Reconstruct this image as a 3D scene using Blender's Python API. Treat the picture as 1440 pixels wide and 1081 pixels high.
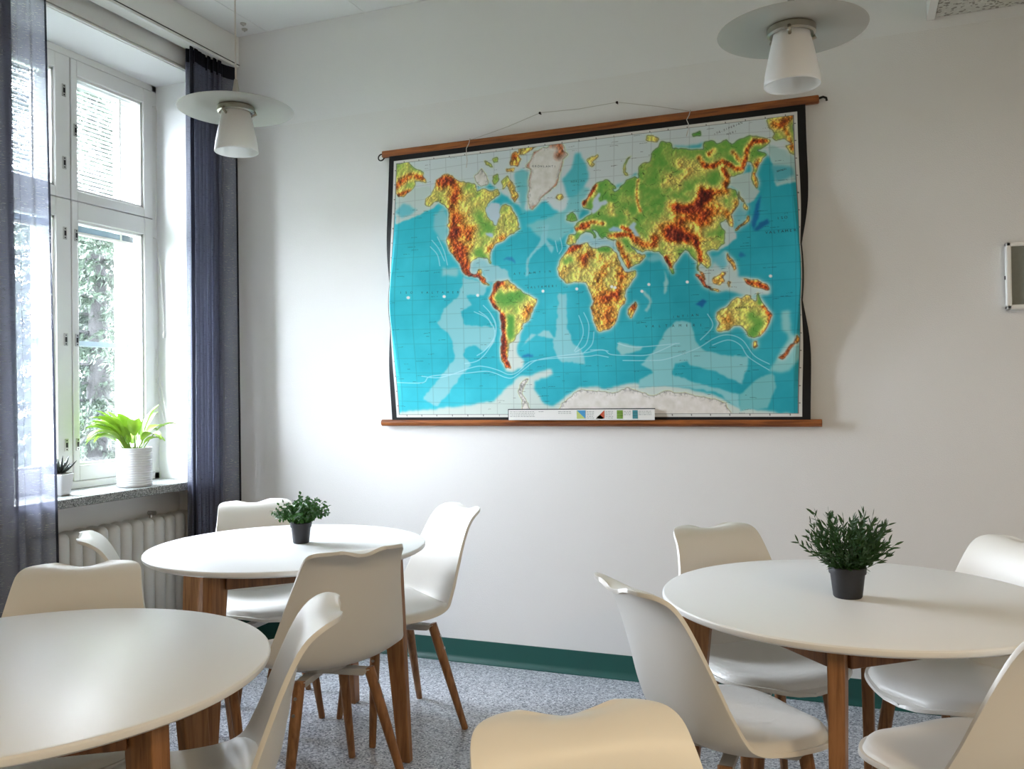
import bpy, bmesh, math, random
import numpy as np
from mathutils import Vector, Matrix

for o in list(bpy.data.objects):
    bpy.data.objects.remove(o, do_unlink=True)
S = bpy.context.scene
COL = S.collection
PI = math.pi

# ------------------------------------------------------------------ camera
CAM = Vector((0, 0, 1.30))
F_PX, YAW, PITCH, ROLL = 1226.84, .374829, .0092615, -.012815
fw = Vector((-math.sin(YAW) * math.cos(PITCH), math.cos(YAW) * math.cos(PITCH), math.sin(PITCH)))
rt = Vector((math.cos(YAW), math.sin(YAW), 0))
up = rt.cross(fw)
r2 = rt * math.cos(ROLL) + up * math.sin(ROLL)
u2 = -rt * math.sin(ROLL) + up * math.cos(ROLL)
cd = bpy.data.cameras.new('camera')
cam = bpy.data.objects.new('camera', cd)
COL.objects.link(cam)
cam.matrix_world = Matrix(((r2.x, u2.x, -fw.x, CAM.x), (r2.y, u2.y, -fw.y, CAM.y), (r2.z, u2.z, -fw.z, CAM.z), (0, 0, 0, 1)))
cd.sensor_width = 36
cd.lens = 36 * F_PX / 1440
cd.clip_start = .02
S.camera = cam

# ------------------------------------------------------------------ world, lights, exposure
w = bpy.data.worlds.new('overcast_sky')
S.world = w
w.use_nodes = True
bg = w.node_tree.nodes['Background']
bg.inputs[0].default_value = (.85, .895, 1.0, 1)
bg.inputs[1].default_value = 94.0
S.view_settings.view_transform = 'Standard'
S.view_settings.look = 'None'
S.view_settings.gamma = 1
S.view_settings.use_curve_mapping = False
S.view_settings.exposure = 0.0


def area(name, loc, size, power, col, rot=(0, 0, 0), portal=False, sy=None):
    l = bpy.data.lights.new(name, 'AREA')
    l.energy = power
    l.color = col
    l.size = size
    if sy:
        l.shape = 'RECTANGLE'
        l.size_y = sy
    else:
        l.shape = 'DISK'
    if portal:
        l.cycles.is_portal = True
    o = bpy.data.objects.new(name, l)
    COL.objects.link(o)
    o.location = loc
    o.rotation_euler = rot
    return o


# warm ceiling lamps of the rear half of the room, under its lowered ceiling
WARM = (1.0, .77, .48)
area('ceiling_lamp_light', (.35, -.5, 2.74), .4, 27, WARM)
area('ceiling_lamp_light', (1.7, .2, 2.74), .4, 32, WARM)

D = 3.865          # back wall
XW = -3.20         # left wall face
XR, YF = 2.7, -2.7
ZC = 3.25
WINS = [(2.57, 3.69)]
ZS, ZH = .864, 2.98   # sill top, recess head
for a, b in WINS:     # window openings as portals for the sky
    area('window_portal', (-3.72, (a + b) / 2, (ZS + ZH) / 2), ZH - ZS, 1, (1, 1, 1), (0, -PI / 2, 0), True, b - a)


# ------------------------------------------------------------------ helpers
def lin(c):
    return tuple(((v / 255) / 12.92 if v / 255 <= .04045 else ((v / 255 + .055) / 1.055) ** 2.4) for v in c)


def mat(name, srgb, rough=.5, metal=0, bump=None, var=None, spec=.5):
    m = bpy.data.materials.new(name)
    m.use_nodes = True
    nt = m.node_tree
    b = nt.nodes['Principled BSDF']
    c = lin(srgb)
    b.inputs['Base Color'].default_value = (*c, 1)
    b.inputs['Roughness'].default_value = rough
    b.inputs['Metallic'].default_value = metal
    b.inputs['Specular IOR Level'].default_value = spec
    tc = nt.nodes.new('ShaderNodeTexCoord')
    if bump:
        sc, st, dist = bump
        n = nt.nodes.new('ShaderNodeTexNoise')
        n.inputs['Scale'].default_value = sc
        n.inputs['Detail'].default_value = 3
        nt.links.new(tc.outputs['Object'], n.inputs['Vector'])
        bp = nt.nodes.new('ShaderNodeBump')
        bp.inputs['Strength'].default_value = st
        bp.inputs['Distance'].default_value = dist
        nt.links.new(n.outputs[0], bp.inputs['Height'])
        nt.links.new(bp.outputs[0], b.inputs['Normal'])
    if var:
        sc, other = var
        n = nt.nodes.new('ShaderNodeTexNoise')
        n.inputs['Scale'].default_value = sc
        n.inputs['Detail'].default_value = 4
        nt.links.new(tc.outputs['Object'], n.inputs['Vector'])
        mx = nt.nodes.new('ShaderNodeMix')
        mx.data_type = 'RGBA'
        mx.inputs[6].default_value = (*c, 1)
        mx.inputs[7].default_value = (*lin(other), 1)
        nt.links.new(n.outputs[0], mx.inputs[0])
        nt.links.new(mx.outputs[2], b.inputs['Base Color'])
    return m


def speckle(name, base, dark, light, scale, rough, coat=0):
    m = mat(name, base, rough)
    nt = m.node_tree
    b = nt.nodes['Principled BSDF']
    tc = nt.nodes.new('ShaderNodeTexCoord')
    v = nt.nodes.new('ShaderNodeTexVoronoi')
    v.inputs['Scale'].default_value = scale
    nt.links.new(tc.outputs['Object'], v.inputs['Vector'])
    sp = nt.nodes.new('ShaderNodeSeparateColor')
    nt.links.new(v.outputs['Color'], sp.inputs[0])
    r = nt.nodes.new('ShaderNodeValToRGB')
    r.color_ramp.interpolation = 'CONSTANT'
    e = r.color_ramp.elements
    e[0].color = (*lin(dark), 1)
    e[1].position = .22
    e[1].color = (*lin(base), 1)
    x = e.new(.62)
    x.color = (*lin([(p + q) / 2 for p, q in zip(base, light)]), 1)
    x = e.new(.86)
    x.color = (*lin(light), 1)
    nt.links.new(sp.outputs[0], r.inputs[0])
    nt.links.new(r.outputs[0], b.inputs['Base Color'])
    return m


def wood(name, a, c, rough=.5, axis='Z', scale=1.0):
    m = mat(name, a, rough)
    nt = m.node_tree
    b = nt.nodes['Principled BSDF']
    tc = nt.nodes.new('ShaderNodeTexCoord')
    mp = nt.nodes.new('ShaderNodeMapping')
    s = {'X': (3, 45, 45), 'Z': (45, 45, 3)}[axis]
    mp.inputs['Scale'].default_value = [k * scale for k in s]
    n = nt.nodes.new('ShaderNodeTexNoise')
    n.inputs['Scale'].default_value = 1.6
    n.inputs['Detail'].default_value = 5
    n.inputs['Distortion'].default_value = .8
    r = nt.nodes.new('ShaderNodeValToRGB')
    r.color_ramp.elements[0].position = .32
    r.color_ramp.elements[0].color = (*lin(c), 1)
    r.color_ramp.elements[1].position = .62
    r.color_ramp.elements[1].color = (*lin(a), 1)
    nt.links.new(tc.outputs['Object'], mp.inputs[0])
    nt.links.new(mp.outputs[0], n.inputs['Vector'])
    nt.links.new(n.outputs[0], r.inputs[0])
    nt.links.new(r.outputs[0], b.inputs['Base Color'])
    return m


def sheer(name, srgb, cover, weave=True):
    m = bpy.data.materials.new(name)
    m.use_nodes = True
    nt = m.node_tree
    nt.nodes.remove(nt.nodes['Principled BSDF'])
    out = nt.nodes['Material Output']
    c = (*lin(srgb), 1)
    df = nt.nodes.new('ShaderNodeBsdfDiffuse')
    tl = nt.nodes.new('ShaderNodeBsdfTranslucent')
    tp = nt.nodes.new('ShaderNodeBsdfTransparent')
    df.inputs[0].default_value = c
    tl.inputs[0].default_value = c
    m1 = nt.nodes.new('ShaderNodeMixShader')
    m1.inputs[0].default_value = .5
    m2 = nt.nodes.new('ShaderNodeMixShader')
    m2.inputs[0].default_value = cover
    nt.links.new(df.outputs[0], m1.inputs[1])
    nt.links.new(tl.outputs[0], m1.inputs[2])
    nt.links.new(tp.outputs[0], m2.inputs[1])
    nt.links.new(m1.outputs[0], m2.inputs[2])
    if weave:
        tc = nt.nodes.new('ShaderNodeTexCoord')
        mp = nt.nodes.new('ShaderNodeMapping')
        mp.inputs['Scale'].default_value = (40, 40, 520)
        n = nt.nodes.new('ShaderNodeTexNoise')
        n.inputs['Scale'].default_value = 1
        mr = nt.nodes.new('ShaderNodeMapRange')
        mr.inputs[1].default_value = .3
        mr.inputs[2].default_value = .7
        mr.inputs[3].default_value = cover - .045
        mr.inputs[4].default_value = cover + .045
        nt.links.new(tc.outputs['Object'], mp.inputs[0])
        nt.links.new(mp.outputs[0], n.inputs['Vector'])
        nt.links.new(n.outputs[0], mr.inputs[0])
        nt.links.new(mr.outputs[0], m2.inputs[0])
    nt.links.new(m2.outputs[0], out.inputs[0])
    return m


def glass_mat(name):
    m = bpy.data.materials.new(name)
    m.use_nodes = True
    nt = m.node_tree
    nt.nodes.remove(nt.nodes['Principled BSDF'])
    out = nt.nodes['Material Output']
    tp = nt.nodes.new('ShaderNodeBsdfTransparent')
    tp.inputs[0].default_value = (.97, .98, .98, 1)
    gl = nt.nodes.new('ShaderNodeBsdfGlossy')
    gl.inputs['Roughness'].default_value = .02
    lwt = nt.nodes.new('ShaderNodeLayerWeight')
    lwt.inputs[0].default_value = .5
    pw = nt.nodes.new('ShaderNodeMath')
    pw.operation = 'POWER'
    pw.inputs[1].default_value = 5
    nt.links.new(lwt.outputs['Facing'], pw.inputs[0])
    fr = nt.nodes.new('ShaderNodeMath')
    fr.operation = 'MULTIPLY_ADD'
    fr.inputs[1].default_value = .94
    fr.inputs[2].default_value = .03
    nt.links.new(pw.outputs[0], fr.inputs[0])
    mx = nt.nodes.new('ShaderNodeMixShader')
    nt.links.new(fr.outputs[0], mx.inputs[0])
    nt.links.new(tp.outputs[0], mx.inputs[1])
    nt.links.new(gl.outputs[0], mx.inputs[2])
    nt.links.new(mx.outputs[0], out.inputs[0])
    return m


def leafy(name, a, b, trans=.35, rough=.45, scale=30):
    """leaf material: diffuse + light shining through"""
    m = mat(name, a, rough, var=(scale, b))
    nt = m.node_tree
    p = nt.nodes['Principled BSDF']
    tl = nt.nodes.new('ShaderNodeBsdfTranslucent')
    mx = nt.nodes.new('ShaderNodeMixShader')
    mx.inputs[0].default_value = trans
    for l in list(nt.links):
        if l.to_node == p and l.to_socket.name == 'Base Color':
            nt.links.new(l.from_socket, tl.inputs[0])
    nt.links.new(p.outputs[0], mx.inputs[1])
    nt.links.new(tl.outputs[0], mx.inputs[2])
    nt.links.new(mx.outputs[0], nt.nodes['Material Output'].inputs[0])
    return m


M = {
    'wall': mat('wallpaper', (236, 235, 233), .75, bump=(260, .35, .004)),
    'wall_plain': mat('wall_paint', (238, 238, 237), .7, bump=(60, .08, .004)),
    'ceiling': mat('ceiling_paint', (240, 240, 240), .6),
    'white_paint': mat('white_gloss_paint', (236, 236, 232), .35),
    'floor': speckle('speckled_vinyl', (164, 168, 176), (104, 108, 120), (214, 217, 222), 165, .32),
    'terrazzo': speckle('terrazzo', (122, 124, 122), (70, 74, 72), (178, 180, 176), 240, .35),
    'green': mat('green_vinyl', (20, 84, 76), .45, var=(8, (26, 74, 70))),
    'shell': mat('white_plastic', (232, 229, 222), .4),
    'pad': mat('white_leatherette', (232, 230, 225), .42, bump=(220, .05, .002)),
    'plastic': mat('grey_plastic', (196, 194, 188), .45),
    'top': mat('white_lacquer', (242, 242, 241), .33),
    'oak': wood('oiled_oak', (160, 112, 70), (118, 78, 44), .45),
    'oak_dark': wood('dark_oak', (136, 90, 54), (100, 62, 36), .45),
    'rail': wood('varnished_rail', (158, 92, 42), (110, 58, 24), .35, 'X'),
    'metal': mat('steel', (190, 188, 182), .3, 1),
    'darkmetal': mat('dark_iron', (50, 48, 46), .45, .8),
    'nickel': mat('satin_nickel', (176, 172, 160), .35, 1),
    'disc': mat('grey_lacquer', (182, 181, 174), .4),
    'opal': None,
    'pot_black': mat('black_plastic', (34, 35, 40), .5),
    'pot_white': mat('white_ceramic', (236, 236, 238), .3),
    'soil': mat('soil', (52, 40, 30), .9, bump=(120, .8, .01)),
    'lily': leafy('lily_leaf', (150, 186, 54), (88, 132, 30), .12),
    'box': leafy('box_leaf', (62, 110, 44), (30, 70, 26), .2),
    'grass': leafy('artificial_leaf', (58, 98, 48), (24, 52, 24), .15),
    'succ': mat('succulent', (34, 44, 40), .5, var=(40, (60, 66, 60))),
    'radiator': mat('radiator_enamel', (206, 205, 200), .4),
    'cord': mat('white_cord', (228, 226, 220), .6),
    'string': mat('string', (196, 192, 184), .8),
    'slat': None,
    'blue_slat': mat('blind_headrail', (150, 166, 176), .4),
    'sheer': sheer('grey_voile', (120, 123, 141), .64),
    'hem': sheer('grey_voile_hem', (44, 45, 54), .93, False),
    'glass': glass_mat('window_glass'),
    'ink': mat('map_ink', (16, 34, 42), .6),
    'tile': speckle('acoustic_tile', (206, 203, 194), (150, 146, 136), (214, 212, 204), 90, .9),
    'felt': mat('grey_board', (140, 142, 134), .85, var=(60, (124, 128, 120))),
    'grass_out': mat('lawn', (92, 100, 84), .9, var=(2, (70, 80, 62))),
    'spruce': leafy('spruce_needles', (44, 58, 42), (26, 36, 28), .25, .6, 3),
    'bark': mat('bark', (18, 17, 16), .9, bump=(14, .8, .03)),
    'shrub': leafy('shrub_leaf', (76, 92, 58), (54, 72, 42), .35, .6, 4),
    'plaster': mat('white_plaster', (226, 226, 222), .8),
}
mm = mat('opal_glass', (250, 250, 250), .3)
nt = mm.node_tree
tl = nt.nodes.new('ShaderNodeBsdfTranslucent')
tl.inputs[0].default_value = (.95, .95, .95, 1)
mx = nt.nodes.new('ShaderNodeMixShader')
mx.inputs[0].default_value = .45
nt.links.new(nt.nodes['Principled BSDF'].outputs[0], mx.inputs[1])
nt.links.new(tl.outputs[0], mx.inputs[2])
nt.links.new(mx.outputs[0], nt.nodes['Material Output'].inputs[0])
M['opal'] = mm
M['slat'] = leafy('blind_slat', (244, 246, 246), (240, 244, 246), .012, .4)


def link(o, parent=None):
    COL.objects.link(o)
    if parent:
        o.parent = parent
    return o


def tag(o, label=None, cat=None, group=None, kind=None):
    for k, v in (('label', label), ('category', cat), ('group', group), ('kind', kind)):
        if v:
            o[k] = v
    return o


def empty(name, loc=(0, 0, 0), rz=0):
    o = bpy.data.objects.new(name, None)
    o.empty_display_size = .05
    COL.objects.link(o)
    o.location = loc
    o.rotation_euler = (0, 0, rz)
    return o


class MB:
    """collects shapes and links them as one mesh object"""
    def __init__(s):
        s.v, s.f = [], []

    def add(s, v, f):
        n = len(s.v)
        s.v += [tuple(p) for p in v]
        s.f += [tuple(i + n for i in q) for q in f]
        return s

    def box(s, x0, x1, y0, y1, z0, z1):
        v = [(x, y, z) for z in (z0, z1) for y in (y0, y1) for x in (x0, x1)]
        return s.add(v, [(0, 2, 3, 1), (4, 5, 7, 6), (0, 1, 5, 4), (2, 6, 7, 3), (0, 4, 6, 2), (1, 3, 7, 5)])

    def lathe(s, prof, n=32, c=(0, 0, 0), close=True):
        v = [(c[0] + r * math.cos(2 * PI * k / n), c[1] + r * math.sin(2 * PI * k / n), c[2] + z) for r, z in prof for k in range(n)]
        f = []
        for i in range(len(prof) - 1):
            for k in range(n):
                k2 = (k + 1) % n
                f.append((i * n + k, i * n + k2, (i + 1) * n + k2, (i + 1) * n + k))
        if close:
            if prof[0][0] > 1e-6:
                f.append(tuple(range(n))[::-1])
            if prof[-1][0] > 1e-6:
                f.append(tuple((len(prof) - 1) * n + k for k in range(n)))
        return s.add(v, f)

    def tube(s, pts, r, n=8):
        pts = [Vector(p) for p in pts]
        rs = r if isinstance(r, (list, tuple)) else [r] * len(pts)
        v, f = [], []
        prev = None
        for i, p in enumerate(pts):
            d = (pts[min(i + 1, len(pts) - 1)] - pts[max(i - 1, 0)]).normalized()
            a = prev if prev else (Vector((0, 0, 1)) if abs(d.z) < .9 else Vector((1, 0, 0)))
            e1 = (a - d * a.dot(d)).normalized()
            prev = e1
            e2 = d.cross(e1)
            for k in range(n):
                t = 2 * PI * k / n + PI / n
                v.append(p + (e1 * math.cos(t) + e2 * math.sin(t)) * rs[i])
        for i in range(len(pts) - 1):
            for k in range(n):
                k2 = (k + 1) % n
                f.append((i * n + k, i * n + k2, (i + 1) * n + k2, (i + 1) * n + k))
        f.append(tuple(range(n))[::-1])
        f.append(tuple((len(pts) - 1) * n + k for k in range(n)))
        return s.add(v, f)

    def hexa(s, bot, top):
        """eight-corner solid from two quads"""
        return s.add(list(bot) + list(top), [(3, 2, 1, 0), (4, 5, 6, 7), (0, 1, 5, 4), (1, 2, 6, 5), (2, 3, 7, 6), (3, 0, 4, 7)])

    def build(s, name, m, parent=None, smooth=False, bevel=0, seg=2, angle=.6):
        me = bpy.data.meshes.new(name)
        me.from_pydata(s.v, [], s.f)
        me.update()
        if m:
            me.materials.append(m)
        bm = bmesh.new()
        bm.from_mesh(me)
        bmesh.ops.recalc_face_normals(bm, faces=bm.faces)
        bm.to_mesh(me)
        bm.free()
        if smooth:
            me.polygons.foreach_set('use_smooth', [True] * len(me.polygons))
            if smooth == 'auto':
                me.set_sharp_from_angle(angle=angle)
        o = bpy.data.objects.new(name, me)
        link(o, parent)
        if bevel:
            b = o.modifiers.new('bevel', 'BEVEL')
            b.width = bevel
            b.segments = seg
            b.limit_method = 'ANGLE'
            b.harden_normals = False
        return o


def copy_tree(o, parent=None):
    c = o.copy()
    COL.objects.link(c)
    if parent:
        c.parent = parent
    for ch in o.children:
        copy_tree(ch, c)
    return c


def struct(o):
    o['kind'] = 'structure'
    return o


# ------------------------------------------------------------------ the setting
struct(MB().box(-3.75, XR, YF, D, -.1, 0).build('floor', M['floor']))
wb = struct(MB().box(-3.75, XR + .1, D, D + .2, -.1, 3.5).build('wall_back', M['wall']))
# painted strip above the wallpaper's top edge
MB().box(XW, XR, D - .0015, D + .01, 2.735, ZC).build('painted_frieze', M['wall_plain'], wb)
struct(MB().box(XR, XR + .15, YF, D, -.1, 3.5).build('wall_right', M['wall']))
struct(MB().box(-3.75, XR + .15, YF - .15, YF, -.1, 3.5).build('wall_front', M['wall']))
lw = MB()
edges = [YF] + sorted([k for ab in WINS for k in ab]) + [D]
for i in range(0, len(edges), 2):
    lw.box(-3.75, XW, edges[i], edges[i + 1], -.1, 3.5)
for a, b in WINS:
    lw.box(-3.75, XW, a, b, ZH, 3.5)
    lw.box(-3.75, -3.37, a, b, -.1, ZS - .042)
struct(lw.build('wall_left', M['wall_plain']))

cl = struct(MB().box(-3.75, XR + .1, YF - .1, D, ZC + .012, ZC + .2).build('ceiling', M['ceiling']))
xs = [XW, -2.905, -2.305, -1.705, -1.105, -.505, .095, .289]
for i in range(len(xs) - 1):
    for j, (ya, yb) in enumerate(((YF, -.5), (-.5, 1.7), (1.7, D))):
        MB().box(xs[i] + .0012, xs[i + 1] - .0012, ya + .0015, yb - .0015, ZC, ZC + .014).build('ceiling_panel', M['ceiling'], cl, bevel=.0015, seg=1)
# lowered acoustic ceiling over the right side
ZF = 2.77
sf = MB().box(.289, XR, YF, D - .003, ZF + .02, ZC).box(.289, .318, YF, D - .003, ZF, ZF + .02).build('lowered_ceiling', M['white_paint'], cl)
y = D - .006
tile = None
while y > YF + .6:
    x = .32
    while x + .1 < XR:
        x2 = min(x + .592, XR - .004)
        if tile is None or x2 - x < .59:
            t_ = MB().box(0, x2 - x, -.592, 0, 0, .014).build('acoustic_tile', M['tile'], sf, bevel=.002, seg=1)
            if tile is None:
                tile = t_
        else:
            t_ = tile.copy()
            COL.objects.link(t_)
        t_.location = (x, y, ZF + .006)
        x += .6
    y -= .6


def baseboard(name, pts):
    """green vinyl strip with a coved foot; pts: wall line with its inward normal"""
    (ax, ay), (bx, by), (nx, ny) = pts
    prof = [(0, 0), (.028, 0), (.027, .004), (.012, .016), (.006, .03), (.006, .10), (.004, .105), (0, .105)]
    v, f = [], []
    for (x, y) in ((ax, ay), (bx, by)):
        v += [(x + nx * o, y + ny * o, z) for o, z in prof]
    n = len(prof)
    for k in range(n):
        f.append((k, (k + 1) % n, n + (k + 1) % n, n + k))
    f += [tuple(range(n)), tuple(range(n, 2 * n))[::-1]]
    return struct(MB().add(v, f).build(name, M['green'], smooth='auto'))


baseboard('baseboard_back', ((XW, D), (XR, D), (0, -1)))
baseboard('baseboard_right', ((XR, YF), (XR, D - .03), (-1, 0)))
baseboard('baseboard_front', ((XW, YF), (XR - .03, YF), (0, 1)))

# pelmet with its rail
pl = struct(MB().box(-3.11, -3.09, YF, D - .001, 3.08, ZC - .001).build('trim_1', M['white_paint'], bevel=.002, seg=1))
MB().box(-3.0905, -3.086, YF, D - .002, 3.094, 3.097).build('fixed_shadow_strip', M['darkmetal'], pl)  # dark strip added to imitate the shadow line along the pelmet's lower edge
MB().box(-3.168, -3.1105, YF, D - .002, 3.081, 3.1).build('curtain_rail', M['white_paint'], pl)
MB().box(XW, XW + .012, YF, D - .002, ZH + .004, ZH + .012).box(XW, XW + .01, YF, D - .002, ZH + .02, ZH + .026).build('lintel_bead', M['white_paint'], pl)

# windows
XG = -3.50


def sash(root, y0, y1, z0, z1, gl, latches):
    """inner casement with a pane and an outer casement behind it; gl = inner glass rectangle"""
    gy0, gy1, gz0, gz1 = gl
    fr = MB()
    for x0, x1 in ((XG - .045, XG),):
        fr.box(x0, x1, y0, gy0, z0, z1).box(x0, x1, gy1, y1, z0, z1).box(x0, x1, gy0, gy1, z0, gz0).box(x0, x1, gy0, gy1, gz1, z1)
    s = fr.build('sash', M['white_paint'], root, bevel=.003, seg=1)
    bead = MB()
    for a, b, c, d in ((gy0, gy0 + .012, gz0, gz1), (gy1 - .012, gy1, gz0, gz1), (gy0, gy1, gz0, gz0 + .012), (gy0, gy1, gz1 - .012, gz1)):
        bead.box(XG - .03, XG - .012, a, b, c, d)
    bead.build('glazing_bead', M['white_paint'], s)
    MB().box(XG - .028, XG - .024, gy0, gy1, gz0, gz1).build('pane', M['glass'], s)
    for ly, lz in latches:
        lt = MB().box(XG, XG + .004, ly - .011, ly + .011, lz - .03, lz + .03).build('latch', M['metal'], s, bevel=.003)
        lm = MB().box(XG + .004, XG + .0055, ly - .005, ly + .005, lz - .012, lz + .012)
        for q in (-.021, .021):
            lm.add([(XG + .0045, ly + .004 * math.cos(k * PI / 4), lz + q + .004 * math.sin(k * PI / 4)) for k in range(8)], [tuple(range(8))])
        lt2 = lm.build('latch_slot', M['darkmetal'], s)
    return s


def outer_sash(root, y0, y1, z0, z1, bar):
    x0, x1 = -3.66, -3.625
    st = .075
    fr = MB().box(x0, x1, y0, y0 + st, z0, z1).box(x0, x1, y1 - st, y1, z0, z1).box(x0, x1, y0, y1, z0, z0 + .07).box(x0, x1, y0, y1, z1 - .06, z1)
    s = fr.build('outer_sash', M['white_paint'], root, bevel=.003, seg=1)
    MB().box(-3.646, -3.642, y0 + st, y1 - st, z0 + .07, z1 - .06).build('pane', M['glass'], s)
    if bar:
        MB().box(x1 - .006, x1 + .012, y0 + .02, y1 - .01, bar - .013, bar + .013).build('glazing_bar', M['blue_slat'], s)
        MB().lathe([(.012, 0), (.012, .015), (.008, .02)], 12, (x1 + .012, y1 - .02, bar - .01)).build('stay_knob', M['metal'], s, smooth=True)


def window(n, y0, y1):
    root = empty('window_%d' % n, (0, 0, 0))
    struct(root)
    ym = (y0 + y1) / 2
    j = .035
    zm = 2.256
    fr = MB()
    fr.box(-3.68, XG - .004, y0, y0 + j, ZS, ZH).box(-3.68, XG - .004, y1 - j, y1, ZS, ZH)
    fr.box(-3.68, XG - .004, y0, y1, ZH - .035, ZH).box(-3.68, XG - .004, y0, y1, ZS, ZS + .034)
    fr.box(-3.68, XG - .046, ym - .02, ym + .02, ZS, ZH).box(-3.68, XG - .046, y0, y1, zm - .02, zm + .02)
    fr.build('frame', M['white_paint'], root, bevel=.002, seg=1)
    for side in (0, 1):
        a, b = (y0 + j, ym - .003) if side == 0 else (ym + .003, y1 - j)
        ga, gb = (a + .055, b - .085) if side == 0 else (a + .034, b - .062)
        lx = b - .037 if side == 0 else a + .022
        sash(root, a, b, zm + .002, ZH - .037, (ga, gb, 2.306, 2.868), [(lx, 2.772), (lx, 2.425)] if side == 0 else [(lx, 2.598)])
        sash(root, a, b, ZS + .036, zm - .002, (ga, gb, .975, 2.165), [(lx, 2.088), (lx, 1.58), (lx, 1.077)])
        oa, ob = (a, ym - .02) if side == 0 else (ym + .02, b - .04)
        outer_sash(root, oa, ob, zm + .02, ZH - .036, None)
        outer_sash(root, oa, ob, ZS + .035, zm - .02, 1.574)
    MB().box(XG - .02, -3.18, y0 - .0, y1 + .0, ZS - .04, ZS).build('window_sill', M['terrazzo'], root, bevel=.004)
    return root


for i, (a, b) in enumerate(WINS):
    window(i + 1, a, b)

# venetian blinds hanging between the panes of the first window
y0, y1 = WINS[0]
ym = (y0 + y1) / 2


def blind(ya, yb, ztop, zbot, closed, label):
    root = empty('venetian_blind', (-3.585, (ya + yb) / 2, ztop))
    hw = (yb - ya) / 2
    MB().box(-.014, .014, -hw, hw, -.022, 0).build('headrail', M['slat'], root, bevel=.002, seg=1)
    n = 26 if closed else 9
    pitch = (ztop - .03 - zbot) / n
    base = None
    for k in range(n):
        if base is None:
            mb = MB()
            tilt = -.8 if closed else .1
            for q in range(3):
                pass
            hc_ = .0128 if closed else .0115
            pr = [(-hc_, 0), (0, .0022), (hc_, 0)]
            v = []
            for yy in (-hw, hw):
                for px, pz in pr:
                    v.append((px * math.cos(tilt) - pz * math.sin(tilt), yy, px * math.sin(tilt) + pz * math.cos(tilt)))
            base = mb.add(v, [(0, 1, 4, 3), (1, 2, 5, 4)]).build('slat', M['slat'] if closed else M['blue_slat'], root)
            s = base
        else:
            s = base.copy()
            COL.objects.link(s)
        s.location = (0, 0, -.03 - pitch * (k + .5))
    for yy in (-hw * .72, hw * .55):
        MB().box(.0115, .0128, yy - .006, yy + .006, zbot - ztop - .005, -.02).build('ladder_tape', M['cord'], root)
    MB().box(-.012, .012, -hw, hw, zbot - ztop - .014, zbot - ztop).build('bottom_rail', M['slat'] if closed else M['cord'], root, bevel=.002, seg=1)
    tag(root, label, 'blind', 'venetian blinds between the window panes')


blind(ym + .03, y1 - .085, 2.885, 2.31, True, 'lowered white venetian blind in the upper window pane beside the reveal')
blind(y0 + .06, ym - .05, 2.885, 2.31, True, 'lowered white venetian blind in the upper pane behind the sheer curtain')
blind(ym + .03, y1 - .085, 2.185, 2.125, False, 'raised venetian blind bunched at the top of the lower window pane')
blind(y0 + .06, ym - .05, 2.185, 2.125, False, 'raised venetian blind bunched behind the sheer curtain')

# blind pull cords
tag(MB().tube([(XG + .004, 3.652, 2.862), (XG + .012, 3.664, 2.866), (XG + .014, 3.672, 2.84), (XG + .014, 3.668, 2.5), (XG + .012, 3.662, 2.30), (XG + .012, 3.665, 2.2)], .0028, 6)
    .build('blind_cord', M['cord'], smooth=True), 'white blind cord looped down the upper window jamb', 'cord')
tag(MB().tube([(XG + .004, 3.650, 2.155), (XG + .014, 3.664, 2.15), (XG + .03, 3.671, 2.0), (XG + .04, 3.676, 1.8), (XG + .045, 3.678, 1.64)], .0028, 6)
    .lathe([(.003, .02), (.007, .012), (.008, 0), (.005, -.012), (0, -.013)], 10, (XG + .045, 3.678, 1.63))
    .build('blind_cord', M['cord'], smooth=True), 'white blind cord with a knob hanging beside the lower window sash', 'cord')
tag(MB().tube([(XG + .004, 3.665, 1.56), (XG + .012, 3.672, 1.42), (XG + .06, 3.678, 1.2), (XG + .09, 3.682, 1.08)], .0024, 6)
    .tube([(XG + .004, 3.664, 1.40), (XG + .03, 3.676, 1.22), (XG + .085, 3.683, 1.04)], .002, 6)
    .build('blind_cord', M['cord'], smooth=True), 'thin white double cord slack above the windowsill plant', 'cord')

# ------------------------------------------------------------------ curtains


def curtain(fn, s0, s1, z0, z1, label, hemcol=True):
    """fn(s, zrel) -> (x, y): plan curve of the cloth, s along the width; zrel 1 at the top"""
    ns, nz = 260, 26
    root = empty('sheer_curtain', (*fn((s0 + s1) / 2, 0), z0))
    ox, oy, oz = root.location

    def grid(a, b, n):
        v, f = [], []
        for j in range(nz + 1):
            zr = j / nz
            for i in range(n + 1):
                x, y = fn(a + (b - a) * i / n, zr)
                v.append((x - ox, y - oy, z0 + (z1 - z0) * zr - oz))
        for j in range(nz):
            for i in range(n):
                f.append((j * (n + 1) + i, j * (n + 1) + i + 1, (j + 1) * (n + 1) + i + 1, (j + 1) * (n + 1) + i))
        return v, f
    MB().add(*grid(s0, s1, ns)).build('cloth', M['sheer'], root, smooth=True)
    e = .026
    for a, b in ((s0, s0 + e), (s1 - e, s1)):
        MB().add([(p[0] + .0015, p[1], p[2]) for p in grid(a, b, 6)[0]], grid(a, b, 6)[1]).build('side_hem', M['hem'], root, smooth=True)
    v, f = [], []
    for j, z in enumerate((z1 - .07, z1)):
        for i in range(ns + 1):
            x, y = fn(s0 + (s1 - s0) * i / ns, 1)
            v.append((x + .002 - ox, y - oy, z - oz))
    for i in range(ns):
        f.append((i, i + 1, ns + 2 + i, ns + 1 + i))
    MB().add(v, f).build('heading_tape', M['hem'], root, smooth=True)
    tag(root, label, 'curtain')


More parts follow.
